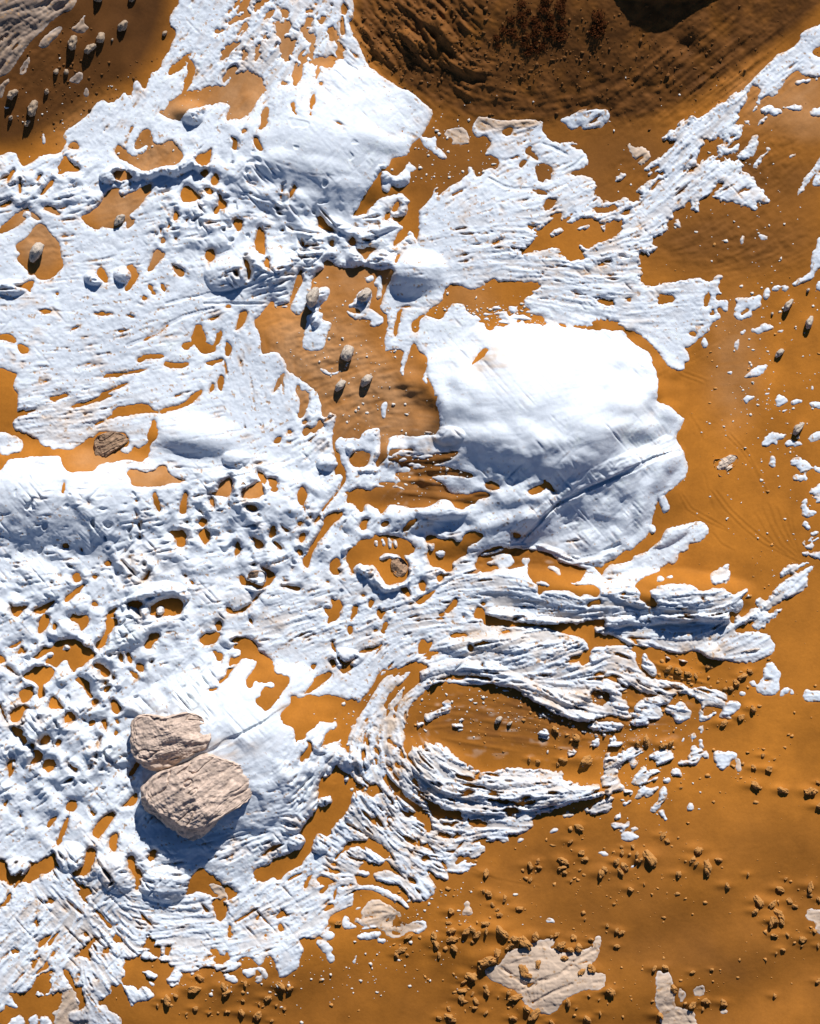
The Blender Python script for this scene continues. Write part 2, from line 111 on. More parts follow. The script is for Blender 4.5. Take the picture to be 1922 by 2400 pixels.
W 83,135 88,130 96,125 100,124 100,132 99,138 95,142 86,142 84,140;39,139 43,134 46,138 42,139;47,136 52,133 53,136;34,97 37,93 40,96 39,100 36,99
W 125,28 128,22 132,18 137,19 145,19 145,23 140,25 138,28 133,28 127,30;143,28 147,24 152,26 160,27 157,30 150,30 145,30;164,24 168,19 173,17 190,18 173,23 167,26;132,41 135,39 136,44 138,46 133,46;148,43 152,39 158,39 164,43 168,48 162,49 160,52 155,50 152,46;167,48 170,45 173,47 185,50 172,52;151,55 155,52 160,53 163,54 162,57 155,58;163,67 170,62 173,60 190,64 173,68 168,68;168,71 173,70 190,72 173,76 169,74;158,75 161,72 162,75 160,76;158,78 162,77 163,82 170,83 165,87 160,85;159,93 161,90 164,96 162,97;165,100 169,98 171,100 167,102;159,109 163,105 168,103 172,105 166,107 161,109;157,112 162,110 167,109 165,113 160,112;154,117 158,115 164,116 160,119;165,117 170,116 186,116 186,122 170,121;170,92 186,90 175,93;139,136 142,130 148,126 155,125 163,123 165,124 158,129 152,130 146,134 142,137;133,136 136,135 134,137
W 135,147 138,142 142,139 148,136 155,133 162,128 168,125 171,126 165,131 162,136 163,143 158,147 153,150 148,152 140,156 132,161 125,165 120,169 112,173 108,172 114,165 116,161 122,160 126,159 130,153 138,150 136,149;120,156 122,153 127,154 128,158 124,160;104,172 106,168 110,168 113,173;122,173 130,168 136,164 142,161 138,166 130,173
@0 1440
S 31,9 32,3 36,0 41,3 40,6 37,11 33,14 31,17;43,11 44,7 46,7 45,13;57,0 62,2 67,0 70,3 66,8 70,6 73,6 69,11 66,15 64,9 60,6;86,5 88,3 95,4 94,8 90,15 86,20 85,26 80,29 77,27 78,23 83,18 86,13;27,24 30,22 29,25;14,31 17,26 20,28 16,32;6,27 12,24 18,21 14,26;25,35 30,33 34,28 36,25 43,28 44,22 50,20 58,20 64,21 68,25 74,28 78,32 76,35 72,37 68,42 62,43 60,48 58,45 55,38 53,36 49,40 46,44 42,41 36,39 40,35 44,33 43,30 38,31 32,36
W 51,28 54,24 57,27 53,29
S -1,32 3,35 5,38 -1,39;4,41 8,42 12,46 16,49 10,47;74,42 79,38 83,41 88,45 91,48 86,52 82,49 80,43;91,49 94,50 92,54;18,49 24,47 28,43 34,42 40,42 44,44 45,48 42,52 38,56 35,57 36,60 38,66 32,68 30,64 32,58 28,54 22,53;13,58 16,55 18,53 18,56;15,62 20,60 24,58 27,58 27,62 29,64 26,67 23,71 18,72 16,68;61,53 64,50 68,52 71,54 73,56 73,62 76,66 74,68 70,64 68,60 66,57;74,71 78,68 81,70 79,73 76,75;84,61 87,58 90,58 88,62 85,63;84,56 85,53 87,54 86,57;90,70 93,69 97,74 98,77 95,80 91,78;96,34 98,31 100,34 99,39;102,32 104,30 106,33 107,40 104,38;110,42 113,39 116,41 116,46 112,46;104,45 108,46 112,49 112,53 108,51;122,38 124,37 123,40;116,25 120,21 121,16 125,15 130,15 129,20 124,24 123,28 118,28;161,20 164,16 170,15 176,16 176,24 168,25 162,23;39,74 41,68 43,64 46,68 50,72 53,77 46,76 42,77;8,81 12,76 18,73 22,73 28,77 24,76 20,78 19,82 16,87 12,88 9,86;52,86 54,80 58,79 62,84 58,87 55,87;67,85 69,84 70,87;72,88 75,85 77,88 74,90;82,86 86,85 87,89 86,95 84,91;93,86 95,84 97,87 95,89;92,97 94,93 96,96 94,98;9,91 14,91 18,93 18,97 14,98 11,95;17,98 21,99 22,103 19,104;32,102 36,98 40,97 42,100 40,104 36,106 33,105;42,104 44,102 44,108;78,107 80,100 83,98 82,103 80,107;25,105 28,104 28,108 26,108;26,110 32,109 36,115 33,119 28,121 24,123 26,118 30,114;35,122 38,117 43,118 45,122 41,127 38,127;5,125 6,119 11,116 13,119 12,126 8,133 6,135 7,128;77,115 79,112 78,116;72,126 74,121 75,123;55,119 59,123 63,125 60,127;53,156 56,151 60,151 62,155 60,159 55,159;97,157 103,151 108,146 111,144 111,150 109,155 104,155;38,170 42,165 46,163 44,168 40,173;3,155 6,149 5,156;15,162 17,161 17,165;-1,73 2,74 5,84 8,88 4,84;104,130 108,124 111,118 114,120 108,130
W 10,119 11,118 12,122 10,124
@480 1440
S -1,16 8,15 12,16 10,21 5,24 -1,25;9,9 10,6 13,6 13,12 10,13;36,5 37,3 39,6 38,9;100,4 103,0 108,-1 108,2 103,5 100,8;118,3 120,-1 121,0 119,5;140,-1 145,-1 143,4;115,12 117,9 120,12 119,16 117,16;136,13 138,11 140,13 137,14;144,8 148,6 147,11 144,12;142,14 145,13 146,16;21,21 26,18 32,18 37,20 40,22 43,25 43,30 48,32 54,36 56,40 57,48 62,49 68,50 70,53 66,60 62,64 58,69 56,72 54,75 50,78 46,75 42,70 41,67 46,66 46,60 50,57 55,60 58,56 54,53 50,55 45,54 40,53 40,58 37,60 34,57 34,52 38,46 42,42 42,37 37,36 30,35 28,40 24,43 22,47 18,52 12,57 11,54 16,51 19,45 20,40 20,34 26,35 30,31 28,28 23,28 23,25 29,23 22,23;6,29 10,31 15,32 14,37 11,37;4,60 8,59 12,59 6,62;80,62 86,58 88,52 95,48 102,46 104,48 100,52 94,58 88,62 82,65 78,64;108,45 112,42 108,36 106,30 101,24 103,20 105,21 105,27 108,35 112,39 118,37 124,34 122,37 116,42 121,42 118,46 112,49;124,31 130,27 138,26 146,23 140,28 132,31 126,32;101,38 104,36 106,40 104,44 102,42;86,43 88,40 90,42 88,45;69,66 74,65 78,67 85,64 93,67 96,65 105,66 115,69 122,68 124,71 122,76 124,80 122,84 118,90 116,96 112,100 108,102 102,104 98,106 95,110 93,112 95,105 96,98 100,94 106,93 107,89 104,87 98,88 94,85 92,88 88,92 84,94 82,97 83,100 78,101 75,105 74,100 73,94 71,90 66,89 63,86 62,80 64,76 67,74 71,70;82,102 85,101 88,104 87,110 85,116 82,115 79,119 76,114 80,110 84,107
S 176,36 163,42 152,46 144,44 139,50 137,58 131,64 124,72 120,90 112,100 108,104 100,115 95,128 92,140 91,148 93,152 90,165 80,175 105,175 112,164 118,155 119,145 125,142 135,150 142,143 150,148 158,160 176,172
W 114,105 118,95 124,85 130,74 136,66 140,58 146,50 152,48 153,53 148,60 142,65 140,72 138,78 132,84 126,92 120,100 116,107;124,106 126,98 130,88 131,92 129,98 126,110;133,110 133,100 136,92 140,85 142,77 147,75 147,82 144,90 140,97 138,103 138,112;116,116 119,108 125,104 131,105 136,108 139,114 146,116 147,125 148,130 143,132 147,138 152,145 155,150 158,156 160,161 155,161 150,154 146,146 142,140 140,138 136,138 130,135 125,128 121,120;87,118 90,108 97,106 103,104 108,104 112,108 116,112 117,118 122,118 122,126 128,134 134,140 130,140 124,136 118,130 112,127 108,122 100,124 95,128 90,125 86,121;85,94 92,88 98,87 105,88 106,93 100,95 97,98 96,104 93,112 90,108 90,102 86,100 83,96;93,126 98,128 99,131 95,131;112,132 115,130 116,134 112,135;104,135 106,134 106,137;120,150 120,144 124,142 128,143 131,152 130,158 124,156;140,106 144,103 150,104 152,110 150,117 146,112 142,110;92,150 97,147 103,146 102,152 104,156 100,160 93,158;140,144 146,144 144,150 150,155 152,160 146,158 142,150;150,92 155,80 162,78 163,82 158,95 160,105 157,112 154,104 150,100;155,122 160,116 168,115 176,114 176,138 170,145 170,152 165,153 160,145 157,135;103,174 110,165 118,158 125,160 132,158 140,162 148,163 155,165 160,160 165,168 176,172 176,178 103,178;154,55 162,48 170,42 165,50 158,57;148,75 155,66 162,58 158,68 151,78;75,102 80,100 83,102 83,108 78,111 76,107
S 135,120 137,117 139,118 138,122 136,122
@960 1440
S 58,3 62,0 68,2 80,5 95,7 105,8 115,8 128,7 138,8 145,5 152,7 148,12 155,16 165,18 176,20 176,24 165,25 155,26 148,27 142,31 138,37 140,39 145,37 146,29 142,20 135,18 125,16 115,12 105,10 95,10 85,10 80,10 76,9 65,10 60,8;73,15 75,13 82,13 82,18 84,22 82,27 84,31 82,36 80,42 75,42 74,39 77,36 79,31 82,24 78,19;33,17 37,15 45,15 47,18 40,18 35,19;6,32 7,25 10,19 13,20 14,24 19,20 18,25 14,30 10,32;10,34 20,30 23,32 16,34;47,25 50,24 52,27 50,31 48,29;-2,44 -2,40 8,39 15,42 10,45 3,46;58,41 62,39 67,41 63,42;150,50 153,46 160,47 158,50 152,51;138,37 143,33 146,27 152,27 147,31 146,38 142,41
@960 1440
W 100,10 110,12 125,17 138,20 144,22 140,30 138,40 148,45 150,52 158,48 165,45 178,48 178,60 170,66 178,72 178,86 160,82 155,84 147,88 140,88 128,84 118,80 108,75 100,70 92,64 60,55 60,20
W 144,34 147,28 155,26 165,25 178,25 178,40 165,48 156,45 148,42
S 137,38 140,31 143,29 145,32 145,38 140,41;150,50 153,46 160,47 158,50 152,51
S 18,58 25,58 40,55 55,56 68,58 80,60 88,61 92,66 100,71 107,75 115,78 120,82 128,84 137,87 143,88 147,86 155,83 160,82 178,85 178,112 160,113 156,116 155,125 155,135 152,138 145,137 135,136 125,132 122,128 112,127 100,128 95,126 85,124 75,126 65,128 58,133 57,128 50,124 45,122 38,118 34,112 30,106 22,102 12,100 5,104 -3,106 -3,72 10,66 15,62
W 70,126 85,123 100,126 115,125 125,128 122,133 135,137 150,138 158,142 158,146 145,149 128,155 118,158 105,162 100,166 100,172 60,178 20,178 5,160 -3,140 -3,112 8,105 22,103 32,108 40,118 52,124 60,130
S 178,140 168,144 150,148 140,152 128,157 118,160 105,163 98,167 99,176 178,176;5,142 10,150 16,158 20,165 30,168 40,170 45,165 40,162 32,160 22,155 14,148 8,140 4,130 2,135;-2,150 8,156 14,164 18,172 10,172 -2,160;58,133 60,126 58,128 52,127 46,128 50,131 55,135;47,165 52,168 62,168 60,172 50,172;70,150 85,152 100,150 98,154 80,155
W 10,82 16,79 24,78 27,74 25,71 34,70 33,75 32,80 26,82 20,84 18,88 12,86;34,89 40,88 43,89 41,91 35,91;40,85 43,84 43,87;105,82 108,80 109,83 107,86;105,91 107,87 106,93 112,93 113,98 115,101 105,101 104,97;112,88 114,83 113,90;5,88 12,87 8,91;129,113 133,110 135,112 133,115;138,95 143,93 142,95;148,105 150,98 153,100 154,105 151,108;157,98 158,95 159,99;160,103 165,97 168,100 170,104 173,105 165,108 159,107;150,89 157,89 155,91;165,92 168,89 170,94
S 145,65 150,61 158,61 162,66 160,72 154,74 150,72 147,70;171,65 178,62 178,70
W 155,135 157,125 155,118 160,114 168,114 178,116 170,124 168,130 170,137 168,142 162,140 157,143;150,152 155,150 160,148 165,153 163,158 158,161 152,159 148,162 145,160 148,156;141,158 144,156 146,159 143,160;124,162 130,160 133,163 126,164;167,164 170,162 171,165;24,163 28,160 31,166 27,164
@0 0 1
W 1000,1593 1021,1600 980,1635 959,1656 948,1697 952,1739 934,1753 917,1732 924,1684 938,1649 966,1614;862,1697 889,1635 924,1586 934,1593 903,1642 875,1704;889,1732 910,1670 924,1663 917,1711 900,1753;834,1711 862,1656 896,1600 903,1604 869,1663 844,1718;820,1755 838,1700 850,1690 846,1730 832,1765;905,1770 925,1750 938,1770 930,1800 912,1790;884,1800 890,1770 900,1760 903,1800 895,1830;760,1800 785,1750 800,1745 790,1790 775,1815
W 1380,1700 1420,1690 1460,1700 1440,1712 1400,1714;1330,1730 1360,1725 1350,1738;1480,1690 1510,1684 1520,1696 1490,1702;1560,1660 1590,1650 1600,1664 1570,1672
@1422 1440
W -2,-2 100,-2 99,6 103,9 110,2 112,0 118,0 122,-4 136,0 132,5 125,12 120,13 116,9 121,6 115,5 108,9 103,14 108,15 115,14 125,15 132,17 136,22 137,28 133,33 125,36 115,40 107,39 100,37 92,37 85,36 80,34 76,30 70,29 62,31 55,32 48,30 40,27 30,26 22,25 14,23 10,20 4,16 -2,15
S -3,16 6,17 14,24 22,26 40,28 46,31 30,28 14,25 -3,25;16,28 26,30 30,32 28,43 24,36 22,31
W -2,25 12,25 15,28 24,30 24,35 22,37 27,45 33,50 38,52 42,53 50,53 55,55 60,55 68,61 72,59 80,58 83,61 87,60 93,63 98,66 95,70 108,70 110,74 105,79 100,82 102,85 95,84 90,82 96,76 88,75 82,73 80,75 77,72 72,68 66,65 60,63 55,65 50,66 45,64 38,65 30,64 24,60 18,55 14,53 12,60 11,70 4,71 2,62 -2,55
W 29,32 32,31 33,37 38,40 41,46 40,50 36,50 31,45 28,43;-2,73 5,71 12,71 18,75 17,78 10,81 -2,79;22,74 28,69 35,68 42,65 50,64 55,67 50,72 43,74 45,78 47,82 40,85 30,85 22,83 10,84 8,82 15,81 22,80;53,75 57,71 61,70 65,75 69,79 68,84 62,87 57,91 55,84 52,82;74,79 77,78 79,83 85,82 86,85 80,86 76,88 74,84;82,83 88,78 90,79 86,82;78,67 80,64 83,62 80,70 79,75 77,74;128,43 131,39 135,39 138,44 143,50 140,53 140,58 138,65 132,66 126,66 120,61 122,56 126,52 126,46;139,66 143,60 145,59 148,63 142,66;148,65 150,60 152,64;158,68 161,59 164,62 173,62 190,63 190,72 170,70 162,70;115,56 119,53 121,58 118,59;106,65 111,61 112,66;5,92 8,89 11,91 10,94;71,94 76,91 78,89 78,95 76,97 75,93;68,102 70,97 73,100 69,104;60,103 63,99 62,103;74,103 77,101 78,109 76,110;67,107 71,105 75,109 77,112 80,110 83,114 84,117 78,115 75,116 73,122 66,121 67,115 69,110;54,117 60,119 65,118 66,120 60,122;86,112 90,110 96,112 98,110 105,112 106,115 100,118 98,123 94,127 89,123 87,118;52,128 55,124 60,127 58,131;33,115 40,111 48,110 54,112 54,116 50,119 42,123 38,123 34,122 42,118 36,117;7,114 14,110 20,108 28,109 32,111 26,114 22,117 26,120 22,126 18,120 15,116 9,117;24,128 28,124 34,123 30,127 36,125 44,124 42,133 38,135 32,135 28,138 22,138 20,136;26,142 30,138 35,142 42,137 42,140 38,146 32,149 30,145 26,150 22,149 24,145;46,135 50,132 52,135 50,138 47,137;42,147 44,139 48,138 48,145 46,151 43,157 37,162 34,158 38,154 42,152;42,160 45,158 47,161 49,166 47,167 44,163;13,152 17,150 20,150 18,154 14,155;65,155 68,152 70,156 68,159 65,158;7,164 10,161 11,164 8,165;2,172 8,169 14,170 18,167 19,170 14,173 7,173;-2,112 6,114 8,120 6,128 10,135 14,139 20,142 21,146 16,145 10,142 4,145 -2,148;-2,150 4,148 4,152 2,158 -2,160;21,155 23,154 23,157
G 104,120 107,117 109,124 106,127
@0 1900
S -2,38 5,40 6,48 8,51 12,53 18,52 23,47 24,40 28,43 33,40 40,36 45,33 46,45 44,48 40,50 35,53 28,56 23,59 20,57 14,60 8,62 4,58 -2,57;68,37 70,30 75,29 78,32 78,40 75,50 68,53 60,53 58,51 64,46 69,43;88,28 90,20 96,18 95,27 92,33;103,42 103,37 108,36 110,40 109,45 115,49 116,53 113,60 111,66 109,63 111,57 107,53 105,49;120,38 122,32 127,31 126,37 122,40;150,70 151,63 155,53 158,48 164,45 168,50 176,53 176,72 168,68 160,65;56,53 62,57 67,60 72,62 76,66 72,68 70,72 72,76 69,74 67,66 62,60;7,66 10,67 9,72 6,75 -1,80 -1,76 5,73;75,78 80,82 86,88 89,94 84,92 79,86;91,104 96,102 100,107 94,106;38,73 40,70 43,73 40,75;28,90 32,89 30,95;67,100 70,98 71,103;60,120 64,115 68,110 73,104 80,102 84,104 76,106 72,113 74,118 70,120 66,115;82,117 86,110 89,109 88,114 84,118;25,125 28,120 33,118 29,125 27,128;8,113 16,112 12,115;113,111 118,107 121,100 122,104 125,108 130,110 131,118 127,120 122,114;133,113 137,109 137,115 134,117;163,76 166,78 170,83 166,82;74,20 78,11 84,4 90,0 95,2 90,10 85,17 80,24 77,21;47,22 52,8 56,4 55,12 50,25 46,30 45,25;38,129 46,129 42,133 40,138 42,142 36,149 30,145 29,148 33,151 40,150 46,146 50,145 52,150 48,160 46,163 40,165 38,164 33,168 30,166 28,163 23,167 20,170 8,168 5,170 -3,166 -3,158 4,156 15,163 16,160 8,150 7,147 18,148 24,145 27,143 30,135 33,131;51,131 55,129 58,135 60,140 66,145 70,152 69,158 65,163 58,160 65,158 65,153 60,150 58,145 56,138;88,141 92,143 95,148 100,155 105,161 108,160 95,165 88,160 84,155 91,150 90,145;98,142 104,148 109,153 106,150;107,125 100,123 104,120 108,120;-60,168 48,166 50,210 -60,210
W 5,190 8,168 18,168 19,173 18,190;23,170 28,165 30,168 30,173 25,175;33,168 40,169 40,175 33,175;115,130 122,130 128,134 126,136 120,135;114,137 120,138 128,140 130,143 126,143 118,139;134,138 138,133 140,128 145,125 147,130 148,135 144,140 138,143;-10,148 4,148 8,152 15,158 14,162 8,158 4,156 3,163 -10,164
G 48,160 50,150 54,144 60,145 63,148 60,152 65,158 62,163 56,162 55,170 60,172 70,169 72,173 60,190 48,180;44,190 44,170 49,163 50,175 50,190
@480 1900
S 92,-4 114,-8 108,4 103,12 102,20 98,22 94,18 90,20 87,27 87,33 82,38 78,45 70,48 64,52 62,57 58,56 57,53 50,57 46,59 40,56 39,50 42,46 50,45 55,42 54,38 62,38 70,34 78,29 81,25 80,20 75,19 73,22;112,10 120,12 128,18 136,24 145,29 150,34 156,42 150,38 147,40 140,35 132,30 125,29 118,30 115,33 110,35 105,42 100,44 108,46 104,38 112,32 116,25 122,24 132,25 133,22 125,17;113,37 120,38 127,40 133,40 126,44 124,50 128,48 135,51 130,55 125,52 120,52 123,57 123,61 132,62 140,63 150,65 158,72 164,80 167,82 180,80 176,70 168,70 160,62 155,58 148,60 140,57 135,53 140,50 148,48 155,52 160,55 165,58 158,50 150,44 147,40 140,46 135,42 127,42 120,40;120,66 126,64 140,66 150,70 160,80 175,84 175,100 118,102 120,90
W 87,28 89,22 93,19 98,22 103,26 100,33 92,36 88,33;70,22 75,19 80,21 80,28 75,32 70,30
S 91,57 94,54 100,55 106,58 102,60 95,60;80,60 84,53 88,51 85,57 82,64;93,66 97,62 100,61 96,67;104,72 105,65 107,62 106,70;41,88 44,84 42,89;58,87 62,80 60,79 66,84 64,86 58,88;59,94 62,92 64,97 60,97;19,103 19,94 21,94 22,102;48,102 50,100 50,103;5,75 8,72 12,72 17,75 19,78 17,86 12,92 9,86 6,80;-1,52 3,50 7,53 12,57 16,61 18,60 22,63 24,67 28,66 22,72 19,74 12,71 6,70 2,65 -1,60;100,88 104,83 112,82 118,79 121,83 118,86 112,87 110,93 104,97 100,93;4,112 10,113 11,118 7,118 5,116;7,120 15,118 20,120 12,125;16,117 20,114 18,118
G 3,58 10,60 16,62 19,72 16,74 12,70 6,66;126,82 132,74 140,72 148,76 154,80 160,84 158,90 165,92 173,90 180,95 165,98 157,104 150,103 143,97 138,92 130,94 124,91 128,86
W 112,85 116,86 118,92 125,94 118,96 114,97 110,93;92,100 97,97 104,90 103,94 98,98 106,98 105,104 100,105 95,103;89,106 93,104 98,106 104,110 105,112 102,115 106,119 104,123 100,124 98,117 94,113;122,61 130,60 140,61 150,65 158,70 165,77 166,79 160,79 150,72 140,66 130,64;135,53 140,50 150,51 158,55 165,60 173,65 180,72 172,74 165,68 158,60 150,60 140,57;122,102 126,99 135,98 143,97 142,102 135,105 126,105;139,105 143,103 147,105 144,108;105,108 108,110 106,111;120,122 124,115 123,119 121,124;15,133 20,132 26,136 25,140 18,137;28,130 33,128 40,127 44,125 50,129 52,135 49,137 46,132 42,128 40,133 35,137 32,133;41,136 46,134 45,139 42,140;122,88 128,88 134,92 128,94
@960 1900
W -2,3 5,5 9,10 13,13 12,17 8,18 12,20 18,18 23,14 24,18 20,21 26,22 30,24 35,21 30,19 24,16 18,10 22,7 30,6 38,8 46,10 42,13 50,14 58,13 65,11 75,12 83,9 90,6 97,3 100,6 100,13 94,18 88,21 80,20 81,25 77,27 72,23 67,27 60,25 55,23 57,27 62,30 60,35 52,40 48,37 43,40 50,42 56,44 52,46 47,50 42,51 36,50 30,50 32,57 28,56 22,55 18,50 14,48 16,55 20,58 21,63 20,68 13,74 8,74 -4,72;43,4 50,2 60,4 70,4 80,2 100,0 118,-2 105,3 95,4 85,8 75,10 65,9 50,8
S 25,0 33,0 40,2 35,5 28,3;5,20 9,24 10,28 14,27 18,30 22,36 16,32 10,30 5,30 3,35 1,34 6,28;10,40 13,36 16,39 13,41;27,41 30,46 32,51 28,47 26,43;38,43 41,36 44,40 40,43;-1,54 3,55 5,60 -1,58;50,12 56,11 62,12 58,14 51,14;38,18 42,21 36,23
W -3,92 8,89 12,88 15,94 11,98 8,101 4,99 -3,98;87,25 90,22 92,24 89,27;113,17 118,14 120,16 116,18;153,34 157,33 161,35 157,37;111,90 113,87 117,90 115,91
G 42,84 47,77 50,80 51,84 46,84;44,76 47,73 49,75 46,78;60,131 63,128 72,125 75,121 78,116 84,112 92,111 100,107 108,104 117,104 118,108 112,111 120,112 122,115 130,114 138,113 148,110 150,101 156,101 154,109 154,115 152,120 146,125 150,131 158,131 159,136 157,143 152,145 142,144 135,147 125,152 122,158 118,163 108,166 100,161 92,155 90,148 80,144 70,140 64,137
@1422 1900
W 10,16 15,13 13,17;20,14 23,13 25,15 22,16;12,18 20,17 23,19 26,22 20,24 13,24;19,45 22,42 24,43 21,46
G 40,130 43,128 45,132 48,130 50,129 52,134 54,140 55,150 54,160 60,159 68,162 72,165 71,168 74,173 76,190 45,190 43,165 40,158 38,152 40,145 39,138;58,144 63,146 64,150 60,155 58,150;69,145 73,142 78,140 80,144 80,150 76,151 71,150;160,85 164,79 170,80 190,78 190,100 172,102 168,95 170,90 163,89;92,163 96,161 98,164 94,165
'''
